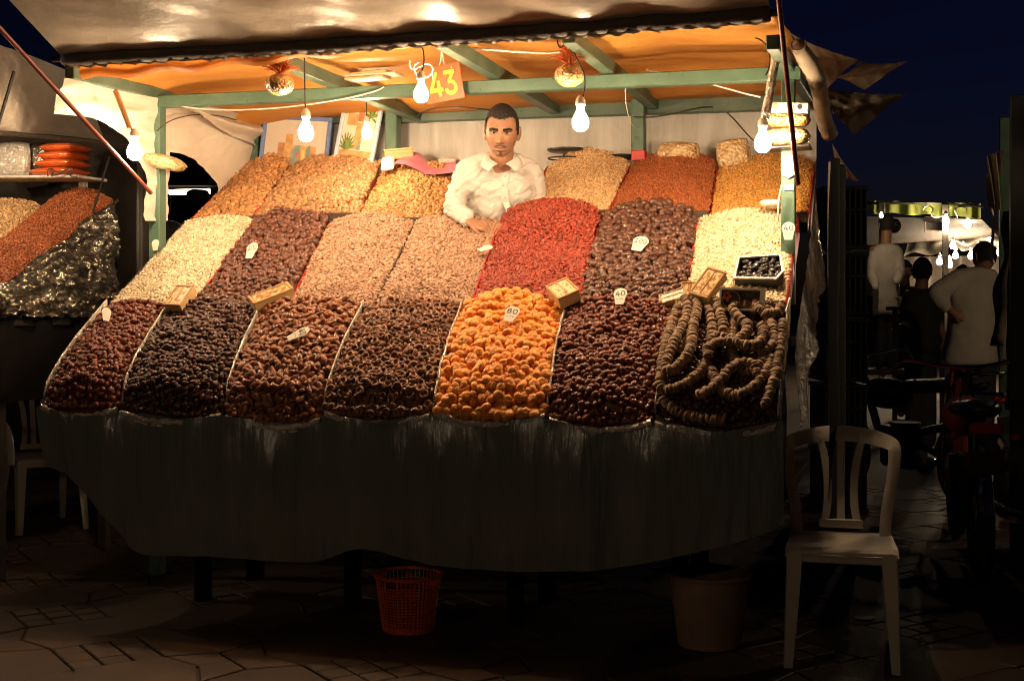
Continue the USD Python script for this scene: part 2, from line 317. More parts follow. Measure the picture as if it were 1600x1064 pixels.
# counter below the trays
zc = .80
obj('counter', cat_([bar(uv(.05, .35, zc), uv(SW-.05, .35, zc), .62, .04), bar(uv(.05, 1.3, 1.2), uv(SW-.05, 1.3, 1.2), .9, .04)]), 'dark_wood', stall)
for u in (.5, 1.25, 2.0, SW-.45):
    obj('leg', bar(uv(u, .42, .012), uv(u, .42, zc), .06, .06, up=Vd), 'black_cloth', stall)
    obj('leg', bar(uv(u, .9, .012), uv(u, .9, 1.2), .07, .07, up=Vd), 'black_cloth', stall)
obj('floor', bar(uv(.1, 1.75, .5), uv(SW-.1, 1.75, .5), 1.2, .05), 'dark_wood', stall)
obj('rear_wall', sheet(lambda s, t: bil(S(385, 352, RV+.12), S(1275, 352, RV+.12), S(1275, 140, RV+.12), S(385, 160, RV+.12))(s, t)+Vd*(.02*np.sin(s*40)+.02*fbm(np.stack([s*20, t*3, s*0], -1), 3, 2))[..., None], 120, 12), 'cream_wall', stall, True)

# awning: bar wrapped in canvas, and the grey sheet that rises towards the street
aw = thing('awning', 'grey plastic awning sheet rising over the front of the stall from a canvas roll', 'awning', S(650, 60, .06))
A0, A1 = S(100, 92, .06), S(1203, 21, .06)
roll = []
for s in np.linspace(0, 1, 90):
    p = A0+(A1-A0)*s; p[2] -= .012*math.sin(s*math.pi); roll.append(p+Zd*.006*(noise(np.array([s*40, 0, 0]))-.5))
roll = np.array(roll); rr = .026+.012*np.linspace(1, .7, 90)*fbm(np.stack([np.linspace(0, 30, 90)]*3, 1), 2, 6)
obj('canvas_roll', tube(roll, rr, 12), 'roll_canvas', aw, True)
def frill(s, t):
    i = s*89; p = np.stack([np.interp(i, np.arange(90), roll[:, k]) for k in range(3)], -1)
    z = -.024-.014*t*(0.5+fbm(np.stack([s*90, t*0, s*0], -1), 2, 3))
    return p+Zd*z[..., None]-Vd*(.012*np.sin(s*260)*t)[..., None]
obj('frilled_edge', sheet(frill, 300, 3), 'frill', aw, True)
obj('bar', tube([A0-Ud*.06, A1+Ud*.05], .014, 10), 'dark_iron', aw, True)
def awn(s, t):
    a = A0+(A1-A0)*s[..., None]; d = .80*t
    z = .0+.58*d
    sag = -.035*np.sin(np.pi*np.clip(t*1.1, 0, 1))*np.sin(np.pi*s)
    folds = .014*np.exp(-t*1.2)*np.sin(s*46+6*t)*np.clip((s-.28)*3, 0, 1)*np.clip(t*14, 0, 1)+.018*(fbm(np.stack([s*9+t*3, t*5, s*0], -1), 3, 9)-.5)
    return a-Vd*d[..., None]+Zd*(z+sag+folds)[..., None]-Ud*(.10*d*(1-s))[..., None]
obj('awning_sheet', sheet(awn, 160, 50), 'grey_sheet', aw, True)

# ------------------------------------------------------------------ trays and heaps
def lerp(a, b, t): return a+(b-a)*t
class Tray:
    """A sloping heap: u from the left to the right divider, a profile of (v, z) from front to back, mounded in the middle."""
    def __init__(s, uL0, uR0, uL1, uR1, prof, mound=.03, seed=0, topmound=.0, sag=0.0, rough=.026):
        s.u = (uL0, uR0, uL1, uR1); s.p = np.array(prof, float); s.m, s.tm, s.sag, s.seed, s.rough = mound, topmound, sag, seed, rough
        d = np.r_[0, np.cumsum(np.linalg.norm(np.diff(s.p, axis=0), axis=1))]; s.len, s.k = d[-1], d/d[-1]
        s.wid = (uR0-uL0+uR1-uL1)/2
    def __call__(s, a, t, edge=False):
        a, t = np.broadcast_arrays(np.asarray(a, float), np.asarray(t, float))
        v, z = np.interp(t, s.k, s.p[:, 0]), np.interp(t, s.k, s.p[:, 1])
        u = lerp(lerp(s.u[0], s.u[1], a), lerp(s.u[2], s.u[3], a), t)
        if not edge:
            b = np.sin(np.pi*np.clip(a, 0, 1))**.75
            n = (fbm(np.stack([u*5+s.seed*7.3, v*5, z*5], -1), 3, s.seed)-.5)*s.rough*2
            z = z+s.m*b*np.clip(t*6, 0, 1)+s.tm*b*t**3+n
            v = v-s.m*.35*b*np.clip(1-t*1.5, 0, 1)
        z = z-s.sag*(1-(2*a-1)**2)*np.clip(1-t*6, 0, 1)
        return O+u[..., None]*Ud+v[..., None]*Vd+z[..., None]*Zd
    def normal(s, a, t, e=.01):
        n = np.cross(s(a+e, t)-s(a-e, t), s(a, np.minimum(t+e, 1))-s(a, np.maximum(t-e, 0)))
        return n/np.linalg.norm(n, axis=-1, keepdims=True)
b1 = [Su(x, 0) for x in (80, 202, 365, 516, 686, 863, 1028, 1218)]; c1 = [Su(x, .39) for x in (165, 265, 410, 568, 722, 885, 1055, 1232)]
b2 = [Su(x, .41) for x in (170, 300, 450, 585, 735, 900, 1070, 1228)]; c2 = [Su(x, 1.07) for x in (290, 400, 515, 650, 785, 940, 1088, 1247)]
b3 = [Su(x, 1.09) for x in (300, 395, 560, 690, 805, 950, 1110, 1265)]; c3 = [Su(x, 1.7) for x in (385, 455, 595, 715, 855, 985, 1120, 1272)]
g = .008
T1, T2, T3 = [], [], []
lipz = (.90, .885, .875, .905, .915, .905, .90)
for i in range(7):
    L = lipz[i]
    T1.append(Tray(b1[i]+g, b1[i+1]-g, c1[i]+g, c1[i+1]-g, [(-.045, L), (-.05, L+.035), (-.022, 1.0), (.06, 1.09), (.176, 1.19), (.39, 1.345)], .028, i, (.0, .0, .03, 0, .045, .02, .0)[i], .035))
topz = (1.79, 1.795, 1.765, 1.765, 1.78, 1.765, 1.745)
for i in range(7):
    T2.append(Tray(b2[i]+g, b2[i+1]-g, c2[i]+g, c2[i+1]-g, [(.415, 1.355), (1.07, topz[i])], .022, 10+i, (.01, .02, .015, .015, .06, .045, .03)[i], 0))
t3z = (2.15, 2.13, 2.075, 0, 2.075, 2.07, 2.05)
for i in range(7):
    T3.append(None if i == 3 else Tray(b3[i]+g, b3[i+1]-g, c3[i]+g, c3[i+1]-g, [(1.085, topz[i]+.01 if i != 6 else 1.76), (1.7, t3z[i])], .025, 20+i, (.02, .035, .035, 0, .07, .05, .03)[i], 0))

names = {}
def wall_strip(tr, a, h, w, mat, parent, name, t0=0., t1=1., drop=.08):
    """The thin divider between two heaps, following their slope."""
    ts = np.linspace(t0, t1, 26); P = tr(np.full(26, float(a)), ts, True)
    q = [P+Zd*h, P-Zd*drop]; wv = Ud*w/2
    wig = (fbm(np.c_[ts*9, ts*0, ts*0+a+tr.seed], 3, 5)[:, None]-.5)
    q[0] = q[0]+Ud*wig*.012+Zd*wig*.010
    ring = np.stack([q[1]-wv, q[0]-wv*.7, q[0]+Zd*w*.35, q[0]+wv*.7, q[1]+wv], 1)
    return obj(name, grid(ring), mat, parent, 60)
def make_tray(tr, row, i, label, right=False):
    t = thing('produce_tray', label, 'tray', tr(.5, 0), 'sloping trays of the stall')
    s, tt = np.meshgrid(np.linspace(0, 1, 6), np.linspace(0, 1, 12), indexing='ij')
    Pq = tr(s, tt, True)-Zd*.06; top, bot = grid(Pq), grid(Pq-Zd*.02)
    obj('base_panel', cat_([top, bot]), 'tray_board', t)
    mat = 'film' if row == 1 else 'red_strip'
    nm = 'film_edge' if row == 1 else 'red_divider'
    if row == 1:
        wall_strip(tr, -g/tr.wid, .036, .013, mat, t, nm, .03, 1)
        if right: wall_strip(tr, 1+g/tr.wid, .036, .013, mat, t, nm, .03, 1)
        def lip(s, k):                                  # crinkled film turned over the front edge
            p = tr(s, s*0, True)
            r = .004+.009*fbm(np.stack([s*22+i*9, k*3, s*0], -1), 4, 7)
            ang = (k-.25)*2*np.pi*.8
            p = p-Vd*(.030+r*np.cos(ang))[..., None]+Zd*(.020+.010*(fbm(np.stack([s*12+i*5, s*0, s*0], -1), 3, 2)-.5)+r*np.sin(ang)*1.4-.06*np.clip(k-.72, 0, 1))[..., None]
            return p+Ud*(.012*(noise(np.stack([s*40, k*3, s*0+i], -1))-.5))[..., None]
        obj('film_lip', sheet(lip, 60, 9), 'film', t, 50)
    else:
        wall_strip(tr, -g/tr.wid, .006, .014, mat if not (row == 2 and i in (0, 3)) else 'tray_board', t, nm, 0, 1)
        if right: wall_strip(tr, 1+g/tr.wid, .006, .014, mat, t, nm, 0, 1)
        a, b = tr(0, 0, True)-Vd*.012-Zd*.012, tr(1, 0, True)-Vd*.012-Zd*.012
        obj('front_board', bar(a, b, .014, .05), 'film' if (row == 2 and i in (1,)) else 'tray_board', t)
    return t

# pieces -------------------------------------------------------------
def blob(sub, sx, sy, sz, wr=.08, fr=2.2, seed=0, f=None):
    m = trimesh.creation.icosphere(subdivisions=sub); v = m.vertices.copy()
    v *= (1+wr*2*(fbm(v*fr+seed*3.7, 3, seed)-.5))[:, None]
    v *= np.array([sx, sy, sz])/2
    if f: v = f(v)
    m.vertices = v; return m
def f_almond(v): v = v.copy(); x = v[:, 0]/.012; v[:, 1] *= 1-.38*x; v[:, 2] *= 1-.2*x; return v
def cashew(seed=0, L=.024):
    a = np.linspace(-1.15, 1.15, 8); r = .0046*np.array([.45, .9, 1.1, 1.05, .98, .95, .8, .35])*L/.022
    return tube(np.stack([np.sin(a)*L*.42, np.cos(a)*L*.36-L*.25, 0*a], 1), r, 7)
def f_date(v): v = v.copy(); v[:, 2] += .12*np.abs(v[:, 0])*0; x = v[:, 0]; v[:, 1] *= 1-.12*np.sign(x)*np.abs(x/np.abs(x).max())**2; return v
def apricot(seed):
    m = trimesh.creation.icosphere(subdivisions=3); v = m.vertices.copy()
    r = np.linalg.norm(v[:, :2], axis=1); d = np.exp(-(r/.28)**2)
    z = v[:, 2]*(.66-.13*d)
    v = np.c_[v[:, :2]*(1+.16*(fbm(m.vertices*1.6+seed, 2, seed)-.5))[:, None], z]
    v[:, 1] *= .88+.05*(seed % 3); v += .05*(fbm(m.vertices*4+seed, 2, seed+5)[:, None]-.5)*m.vertices
    m.vertices = v*.022; return m
def ring_fig(seed):
    n, k = 14, 8; a = np.linspace(0, 2*np.pi, n, endpoint=False); b = np.linspace(0, 2*np.pi, k, endpoint=False)
    R0 = .0125*(1+.12*np.sin(2*a+seed)); P = []
    for j, x in enumerate(b):
        rr_ = R0+.0058*np.cos(x); P.append(np.stack([rr_*np.cos(a), rr_*np.sin(a)*(.9+.05*(seed % 3)), .0085*np.sin(x)+.0015*np.sin(3*a+seed)], 1))
    P = np.stack(P+[P[0]], 0); P = np.concatenate([P, P[:, :1]], 1); t = grid(P[::-1])
    c = trimesh.creation.icosphere(subdivisions=1); c.apply_scale([.010, .010, .004]); c.apply_translation([0, 0, -.003]); return cat_([t, c])
def fruitmat(name, ca, cb, rough, scale=60, coat=0., bump=.3, rand=.36, sss=0, spec=.5): M(name, ca, cb, scale, rough, bump, 160, .002, coat=coat, rand=rand, spec=spec, sss=sss)
fruitmat('sunflower', (.66, .56, .39), (.50, .38, .23), .55, 50)
fruitmat('date_red', (.12, .026, .013), (.19, .05, .022), .34, 70, .2)
fruitmat('date_black', (.038, .011, .008), (.085, .026, .013), .38, 70, .2)
fruitmat('date_brown', (.17, .05, .02), (.27, .10, .04), .34, 60, .2)
fruitmat('date_plum', (.085, .030, .020), (.14, .052, .032), .30, 60, .25)
fruitmat('date_dark', (.062, .024, .016), (.12, .052, .032), .27, 70, .3)
fruitmat('fig_brown', (.26, .115, .055), (.16, .06, .03), .42, 90, .1)
fruitmat('apricot_flesh', (.80, .235, .026), (.86, .36, .06), .42, 60, .1, .3, .12, .15)
fruitmat('almond_skin', (.46, .285, .185), (.30, .16, .095), .6, 120)
fruitmat('goji', (.37, .062, .030), (.19, .022, .013), .4, 80)
fruitmat('cashew_flesh', (.72, .59, .39), (.62, .46, .27), .5, 60)
fruitmat('walnut', (.46, .235, .09), (.34, .15, .05), .5, 150, .1, .6)
fruitmat('brown_fig', (.30, .145, .06), (.40, .22, .10), .42, 80, .1)
fruitmat('hazel', (.50, .27, .10), (.36, .165, .055), .5, 120)
fruitmat('peanut', (.60, .40, .21), (.50, .29, .13), .55, 90)
fruitmat('raisin_red', (.36, .105, .03), (.25, .06, .02), .4, 80)
fruitmat('raisin_gold', (.56, .29, .07), (.44, .19, .04), .4, 80)
fruitmat('dried_fig', (.30, .19, .105), (.21, .12, .065), .65, 70, 0, .6)
fruitmat('prune', (.015, .012, .011), (.028, .021, .018), .4, 80, .2)
P = {
 'sunflower': ([blob(1, .021, .012, .008, .05, 2, k) for k in range(3)], 'sunflower'),
 'date_red': ([blob(2, .028, .022, .020, .16, 2.6, k) for k in range(4)], 'date_red'),
 'date_black': ([blob(2, .031, .020, .018, .20, 2.6, 10+k) for k in range(4)], 'date_black'),
 'date_brown': ([blob(2, .041, .022, .019, .20, 2.6, 20+k, f_date) for k in range(4)], 'date_brown'),
 'date_plum': ([blob(2, .034, .026, .024, .15, 2.4, 30+k) for k in range(4)], 'date_plum'),
 'date_dark': ([blob(2, .040, .032, .027, .18, 2.4, 40+k) for k in range(4)], 'date_dark'),
 'date_small': ([blob(2, .029, .022, .020, .16, 2.6, 50+k) for k in range(4)], 'date_red'),
 'fig_ring': ([ring_fig(k) for k in range(4)], 'fig_brown'),
 'apricot': ([apricot(k) for k in range(5)], 'apricot_flesh'),
 'almond': ([blob(1, .0225, .014, .009, .03, 2, k, f_almond) for k in range(3)], 'almond_skin'),
 'goji': ([blob(1, .020, .0135, .011, .3, 2.5, k) for k in range(4)], 'goji'),
 'cashew': ([cashew(k, .023+.003*k) for k in range(3)], 'cashew_flesh'),
 'walnut': ([blob(2, .030, .026, .020, .45, 3.2, k) for k in range(4)], 'walnut'),
 'brown_fig': ([blob(2, .030, .027, .022, .2, 2.2, k) for k in range(4)], 'brown_fig'),
 'hazel': ([blob(2, .027, .022, .018, .4, 3.0, 7+k) for k in range(4)], 'hazel'),
 'peanut': ([blob(1, .018, .0115, .0105, .06, 2, k) for k in range(3)], 'peanut'),
 'raisin_red': ([blob(1, .0155, .0105, .009, .3, 3, k) for k in range(4)], 'raisin_red'),
 'raisin_gold': ([blob(1, .0165, .0115, .0095, .3, 3, k) for k in range(4)], 'raisin_gold'),
 'prune': ([blob(2, .034, .026, .02, .3, 2.6, k) for k in range(4)], 'prune'),
}
def quat(z, yaw, rg):
    """Rotations whose z axis is z, turned by yaw: (n, 3, 3)."""
    h = np.where(np.abs(z[:, 2:]) > .9, [[1., 0, 0]], [[0, 0, 1.]]); x = np.cross(h, z); x /= np.linalg.norm(x, axis=1, keepdims=True); y = np.cross(z, x)
    c, s_ = np.cos(yaw)[:, None], np.sin(yaw)[:, None]
    return np.stack([x*c+y*s_, -x*s_+y*c, z], 2)
from scipy.spatial.transform import Rotation
classes = {}
def proto_class(kind):
    if kind not in classes:
        out = []
        for k, m in enumerate(P[kind][0]):
            path = f'/World/kind_of_{kind}_{k}'; stage.CreateClassPrim(path)
            usdkit.mesh(stage, path+'/flesh', m, '/World/Looks/'+P[kind][1], smooth=True); out.append(path)
        classes[kind] = out
    return classes[kind]
def instancer(name, kind, label, cat, pos, rm, sc, bed=None, parent='/World', kindtag='stuff'):
    path = numbered(parent+'/'+name); pi = UsdGeom.PointInstancer.Define(stage, path)
    UsdGeom.Scope.Define(stage, path+'/pieces'); tg = []
    for k, m in enumerate(P[kind][0]):
        usdkit.mesh(stage, f'{path}/pieces/piece_{k}', m, '/World/Looks/'+P[kind][1], smooth=True); tg.append(f'{path}/pieces/piece_{k}')
    idx = NR.integers(0, len(tg), len(pos)); q = Rotation.from_matrix(rm).as_quat()
    if bed is not None:
        usdkit.mesh(stage, f'{path}/pieces/bed', bed, '/World/Looks/'+P[kind][1], smooth=True); tg.append(f'{path}/pieces/bed')
        pos, q, sc, idx = np.vstack([pos, [[0, 0, 0]]]), np.vstack([q, [[0, 0, 0, 1]]]), np.r_[sc, 1], np.r_[idx, len(tg)-1]
    pi.CreatePrototypesRel().SetTargets([Sdf.Path(x) for x in tg])
    pi.CreateProtoIndicesAttr(Vt.IntArray.FromNumpy(idx.astype(np.int32))); pi.CreatePositionsAttr(Vt.Vec3fArray.FromNumpy(pos.astype(np.float32)))
    pi.CreateOrientationsAttr([Gf.Quath(float(a[3]), float(a[0]), float(a[1]), float(a[2])) for a in q])
    pi.CreateScalesAttr(Vt.Vec3fArray.FromNumpy(np.repeat(sc[:, None], 3, 1).astype(np.float32)))
    return tag(pi, label, cat, kind=kindtag)
def single(name, kind, label, cat, group, pos, rm, sc):
    cl = proto_class(kind); path = numbered('/World/'+name); x = UsdGeom.Xform.Define(stage, path)
    m = np.eye(4); m[:3, :3] = (rm*sc).T; m[3, :3] = pos; x.AddTransformOp().Set(Gf.Matrix4d(m.tolist()))
    x.GetPrim().GetReferences().AddInternalReference(R.choice(cl)); x.GetPrim().SetInstanceable(True)
    return tag(x, label, cat, group)
def scatter(tr, spacing, tilt=.5, off=.0, jitter=.42, layers=1, yaw=None, lo=.0, hi=1.0, rg=None):
    pos, rms = [], []
    for l in range(layers):
        na, nt = max(2, int(tr.wid/spacing)), max(2, int(tr.len/spacing))
        i, j = np.meshgrid(np.arange(na), np.arange(nt), indexing='ij'); i = i+.5*(j % 2)*1.0
        a = (i+.25+NR.uniform(-jitter, jitter, i.shape))/(na); t = (j+.5+NR.uniform(-jitter, jitter, i.shape))/nt
        a, t = np.clip(a.ravel(), -.004, 1.004) if len(tr.p) == 2 else np.clip(a.ravel(), .012, .988), np.clip(t.ravel(), lo+.005, hi-.004)
        n = tr.normal(a, t); p = tr(a, t)+n*(off+l*spacing*.35+NR.uniform(-.15, .15, len(a))[:, None]*spacing)
        z = n+NR.normal(0, tilt, n.shape); z /= np.linalg.norm(z, axis=1, keepdims=True)
        pos.append(p); rms.append(quat(z, NR.uniform(0, 2*np.pi, len(a)) if yaw is None else NR.normal(yaw, .5, len(a)), None))
    return np.vstack(pos), np.concatenate(rms)
def bed_mesh(tr, drop=.004):
    na, nt = 40, 50; s, t = np.meshgrid(np.linspace(0, 1, na), np.linspace(0, 1, nt), indexing='ij')
    Pt = tr(s, t)-tr.normal(np.clip(s, .02, .98), np.clip(t, .02, .98))*drop
    top = grid(Pt); back = grid(np.stack([Pt[:, -1], Pt[:, -1]-Zd*.25], 1)); left = grid(np.stack([Pt[0], Pt[0]-Zd*.06], 0)); right = grid(np.stack([Pt[-1], Pt[-1]-Zd*.06], 0))
    return cat_([top, back, left, right])
def heap(tr, kind, heap_name, label, cat, spacing, tilt=.5, layers=2, singles=None, off=0., smin=.76, smax=1.2, drop=.006):
    pos, rm = scatter(tr, spacing, tilt, off, layers=layers, lo=.05 if len(tr.p) > 3 else 0); sc = NR.uniform(smin, smax, len(pos))
    if singles:
        nm, slabel, sgroup = singles
        order = np.argsort(np.linalg.norm(pos-[0, 0, CAMZ], axis=1)-.02*(np.arange(len(pos)) >= len(pos)*(layers-1)/layers)*3)
        one, more = order[:300], order[300:]
        for k in one: single(nm, kind, slabel, cat, sgroup, pos[k], rm[k], sc[k])
        pos, rm, sc = pos[more], rm[more], sc[more]
    return instancer(heap_name, kind, label, cat, pos, rm, sc, bed_mesh(tr, drop))

lab1 = ['leftmost tray of the bottom row, of small red-brown dates, silver film on its edge', 'second bottom tray from the left, of small black dates', 'third bottom tray from the left, of long glossy brown dates', 'bottom tray of ring-shaped pressed figs left of the apricots', 'bottom tray of orange apricots with the 80 card', 'bottom tray of small dark dates under the 40 card', 'rightmost bottom tray, holding the strings of dried figs']
lab2 = ['middle-row tray of pale seeds at the far left', 'middle-row tray of plum-brown dates with the tall 100 card', 'middle-row tray of almonds beside the plum-brown dates', 'middle-row tray of almonds beside the red berries', 'middle-row tray of bright red berries', 'middle-row tray of big dark dates with the round 100 card', 'middle-row tray of cream cashews at the far right']
lab3 = ['top-row tray of light brown walnuts at the far left under the first painting', 'top-row tray of brown dried figs under the second painting', 'top-row tray of golden hazelnuts left of the seller', '', 'top-row tray of pale peanuts right of the seller', 'top-row tray of red-brown raisins', 'top-row tray of golden raisins by the right post']
for i in range(7): make_tray(T1[i], 1, i, lab1[i], i == 6)
for i in range(7): make_tray(T2[i], 2, i, lab2[i], i == 6)
for i in (0, 1, 2, 4, 5, 6): make_tray(T3[i], 3, i, lab3[i], i in (2, 6))
heap(T1[0], 'date_red', 'red_brown_dates', 'rest of the small red-brown dates heaped in the leftmost bottom tray', 'dates', .0235, .6, 2, ('red_brown_date', 'small red-brown date heaped in the leftmost tray of the bottom row', 'small red-brown dates, leftmost bottom tray'), smin=.92, smax=1.32)
heap(T1[1], 'date_black', 'black_dates', 'rest of the small black dates in the second bottom tray from the left', 'dates', .0228, .6, 2, ('black_date', 'small wrinkled black date in the second bottom tray from the left', 'small black dates, second bottom tray'), smin=.92, smax=1.32)
heap(T1[2], 'date_brown', 'long_brown_dates', 'rest of the long glossy brown dates in the third bottom tray from the left', 'dates', .0262, .55, 2, ('long_brown_date', 'long glossy brown date in the third bottom tray from the left', 'long brown dates, third bottom tray'), smin=.92, smax=1.32)
heap(T1[3], 'fig_ring', 'ring_figs', 'rest of the ring-shaped pressed figs in the bottom tray left of the apricots', 'figs', .0295, .32, 2, ('ring_fig', 'ring-shaped pressed brown fig in the bottom tray left of the apricots', 'ring-shaped figs left of the apricots'), smin=.92, smax=1.32)
heap(T1[4], 'apricot', 'dried_apricots', 'rest of the orange dried apricots heaped under the 80 card', 'apricots', .0315, .42, 2, ('dried_apricot', 'plump orange dried apricot in the heap with the 80 card', 'orange dried apricots in the middle bottom tray'))
heap(T1[5], 'date_small', 'small_dark_dates', 'rest of the small dark dates heaped under the 40 card', 'dates', .0235, .6, 2, ('small_dark_date', 'small dark reddish date in the bottom tray under the 40 card', 'small dark dates under the 40 card'), smin=.92, smax=1.32)
heap(T1[6], 'date_black', 'shadowed_dates', 'dark dried fruit lying under the strings of figs in the rightmost bottom tray', 'dried fruit', .019, .6, 2)
heap(T2[0], 'sunflower', 'pale_seeds', 'heap of pale cream seeds at the left end of the middle row', 'seeds', .0115, .45, 2)
heap(T2[1], 'date_plum', 'plum_brown_dates', 'rest of the plum-brown dates in the middle row behind the tall 100 card', 'dates', .0250, .6, 2, ('plum_brown_date', 'shiny plum-brown date in the left half of the middle row', 'plum-brown dates, left half of the middle row'))
heap(T2[2], 'almond', 'shelled_almonds', 'heap of brown almonds beside the plum-brown dates in the middle row', 'almonds', .0125, .45, 2)
heap(T2[3], 'almond', 'shelled_almonds', 'heap of brown almonds beside the bright red berries in the middle row', 'almonds', .0125, .45, 2)
heap(T2[4], 'goji', 'red_berries', 'mound of bright red dried berries in front of the seller', 'dried berries', .0125, .7, 2)
heap(T2[5], 'date_dark', 'big_dark_dates', 'rest of the big dark dates behind the round 100 card', 'dates', .0285, .6, 2, ('big_dark_date', 'big dark shiny date in the tray with the round 100 card', 'big dark dates, right half of the middle row'))
heap(T2[6], 'cashew', 'cream_cashews', 'heap of cream cashews at the right end of the middle row', 'cashews', .0125, .45, 2, smin=.9, smax=1.1)
heap(T3[0], 'walnut', 'shelled_walnuts', 'heap of light brown walnuts at the left end of the top row', 'walnuts', .020, .6, 2)
heap(T3[1], 'brown_fig', 'brown_dried_figs', 'heap of round brown dried figs below the tall painting', 'figs', .0215, .6, 2)
heap(T3[2], 'hazel', 'golden_hazelnuts', 'heap of golden brown nuts left of the seller under the pink plastic', 'nuts', .0185, .6, 2)
heap(T3[4], 'peanut', 'pale_peanuts', 'heap of pale peanuts right of the seller below the scales', 'peanuts', .0105, .5, 2)
heap(T3[5], 'raisin_red', 'red_brown_raisins', 'heap of red-brown raisins at the right of the top row', 'raisins', .0098, .6, 2)
heap(T3[6], 'raisin_gold', 'golden_raisins', 'heap of golden raisins behind the right post', 'raisins', .0105, .6, 2)

# strings of dried figs in the rightmost tray: loops of discs on a cord
def fig_string(pts, label, n0=0, r=.0205):
    """pts: pixels of the string over the tray, with a height above the slope."""
    tr = T1[6]; Pw = []
    for (px, py, h) in pts:
        t = np.clip((668-py)/(668-487), 0, 1); a = np.clip((px-lerp(1030, 1057, t))/(lerp(1216, 1232, t)-lerp(1030, 1057, t)), .02, .98)
        Pw.append(tr(a, t)+tr.normal(a, np.clip(t, .02, .98))*h)
    c = curve(Pw, 400); d = np.r_[0, np.cumsum(np.linalg.norm(np.diff(c, axis=0), axis=1))]; n = int(d[-1]/.0088)
    th = thing('fig_string', label, 'fig string', c[0], 'strings of dried figs')
    obj('cord', tube(c[::12], .0012, 5), 'rope_white', th)
    for k in range(n):
        s = (k+.5)*d[-1]/n; p = np.array([np.interp(s, d, c[:, q]) for q in range(3)]); q = np.array([np.interp(s+.004, d, c[:, q]) for q in range(3)]); ax = q-p
        m = FIGS[k % 4].copy(); z = ax/np.linalg.norm(ax)+NR.normal(0, .16, 3); rm = quat((z/np.linalg.norm(z))[None], NR.uniform(0, 6, 1), None)[0]
        m.apply_transform(np.block([[rm*(r/.0155)*R.uniform(.86, 1.12), (p+NR.normal(0, .0016, 3))[:, None]], [np.zeros((1, 3)), np.ones((1, 1))]]))
        obj('fig', m, 'dried_fig', th, True)
def figdisc(k):
    m = lathe([(0, -.003), (.009, -.0052), (.014, -.0046), (.0155, 0), (.014, .0046), (.009, .0052), (0, .003)], 11)
    m.vertices *= (1+.16*(fbm(m.vertices*130+k*5, 2, k)-.5))[:, None]; return m
FIGS = [figdisc(k) for k in range(4)]
for pts, lb in (
    ([(1064, 497, .03), (1050, 545, .03), (1036, 590, .03), (1030, 615, .03), (1046, 635, .03), (1085, 628, .025), (1112, 600, .025), (1118, 560, .025), (1113, 520, .03), (1098, 492, .04)], 'string of figs hanging in the long outer loop at the left of its tray'),
    ([(1076, 492, .055), (1079, 530, .05), (1066, 570, .05), (1050, 605, .05), (1062, 612, .05), (1084, 590, .045), (1092, 550, .045), (1096, 515, .05), (1086, 490, .05)], 'string of figs in the narrow inner loop at the left of its tray'),
    ([(1122, 500, .04), (1130, 525, .04), (1133, 545, .035), (1138, 560, .03)], 'short string of figs hanging straight down below the framed fruit box'),
    ([(1145, 497, .04), (1170, 494, .04), (1195, 505, .04), (1208, 530, .035), (1212, 560, .035), (1200, 580, .03)], 'string of figs curving round the top right of its tray'),
    ([(1118, 575, .04), (1135, 570, .045), (1160, 572, .05), (1172, 555, .05), (1165, 540, .045), (1150, 520, .04), (1160, 510, .04), (1185, 515, .03)], 'string of figs knotted in the middle of its tray'),
    ([(1116, 600, .05), (1122, 582, .055), (1150, 578, .05), (1180, 580, .05), (1195, 560, .045), (1190, 540, .04)], 'string of figs bent over the knot in the middle of its tray'),
    ([(1225, 520, .03), (1224, 560, .03), (1217, 600, .03), (1206, 635, .03), (1200, 645, .03)], 'string of figs hanging along the right edge of its tray'),
    ([(1070, 494, .03), (1060, 520, .02), (1056, 550, .015), (1064, 580, .01), (1075, 565, .015), (1080, 530, .02)], 'string of figs lying under the long outer loop of its tray'),
    ([(1140, 500, .02), (1152, 530, .015), (1148, 560, .015), (1158, 600, .012), (1185, 605, .012), (1196, 575, .02)], 'string of figs half hidden below the knot in its tray'),
    ([(1176, 496, .05), (1186, 512, .05), (1200, 520, .05), (1214, 515, .045), (1222, 500, .045)], 'short string of figs crossing the top right corner of its tray'),
    ([(1100, 640, .02), (1130, 632, .025), (1150, 610, .03), (1175, 600, .03), (1190, 615, .02)], 'string of figs lying across the lower middle of its tray'),
    ([(1044, 640, .015), (1065, 650, .012), (1100, 655, .012), (1140, 655, .012)], 'string of figs along the bottom lip of its tray'),
    ([(1210, 585, .02), (1200, 610, .02), (1180, 630, .02), (1150, 640, .02), (1120, 610, .025)], 'string of figs lying low in the shadow of its tray')):
    fig_string(pts, lb)
#BULBS
def light_bulb(px, py, v, cordpts, label, sc=1.15, mat='bulb_glow', Y=None, group=None):
    c = S(px, py, v) if Y is None else W(px, py, Y)
    t = thing('light_bulb', label, 'light bulb', c, group)
    pr = np.array([(0, -.037), (.014, -.034), (.025, -.024), (.030, -.008), (.029, .006), (.022, .022), (.015, .034), (.013, .042), (0, .042)])*sc
    obj('glass', lathe(pr, 20, c), mat, t, True)
    obj('socket', lathe(np.array([(0, .04), (.014, .04), (.015, .055), (.018, .058), (.018, .072), (.012, .084), (.004, .092), (0, .092)])*sc, 14, c), 'socket', t, 40)
    if cordpts:
        pts = [c+Zd*.09*sc]+[S(*q) if Y is None else W(*q) for q in cordpts]
        obj('cord', tube(curve(pts, 20), .003*sc, 6), 'wire_dark', t, True)
    return t
light_bulb(210, 237, .30, [(206, 205, .3), (180, 140, .32)], 'bare lit bulb at the far left in front of the white curtain')
light_bulb(478, 207, .34, [(477, 165, .34), (476, 120, .34), (476, 88, .34)], 'bare lit bulb hanging in front of the first painting')
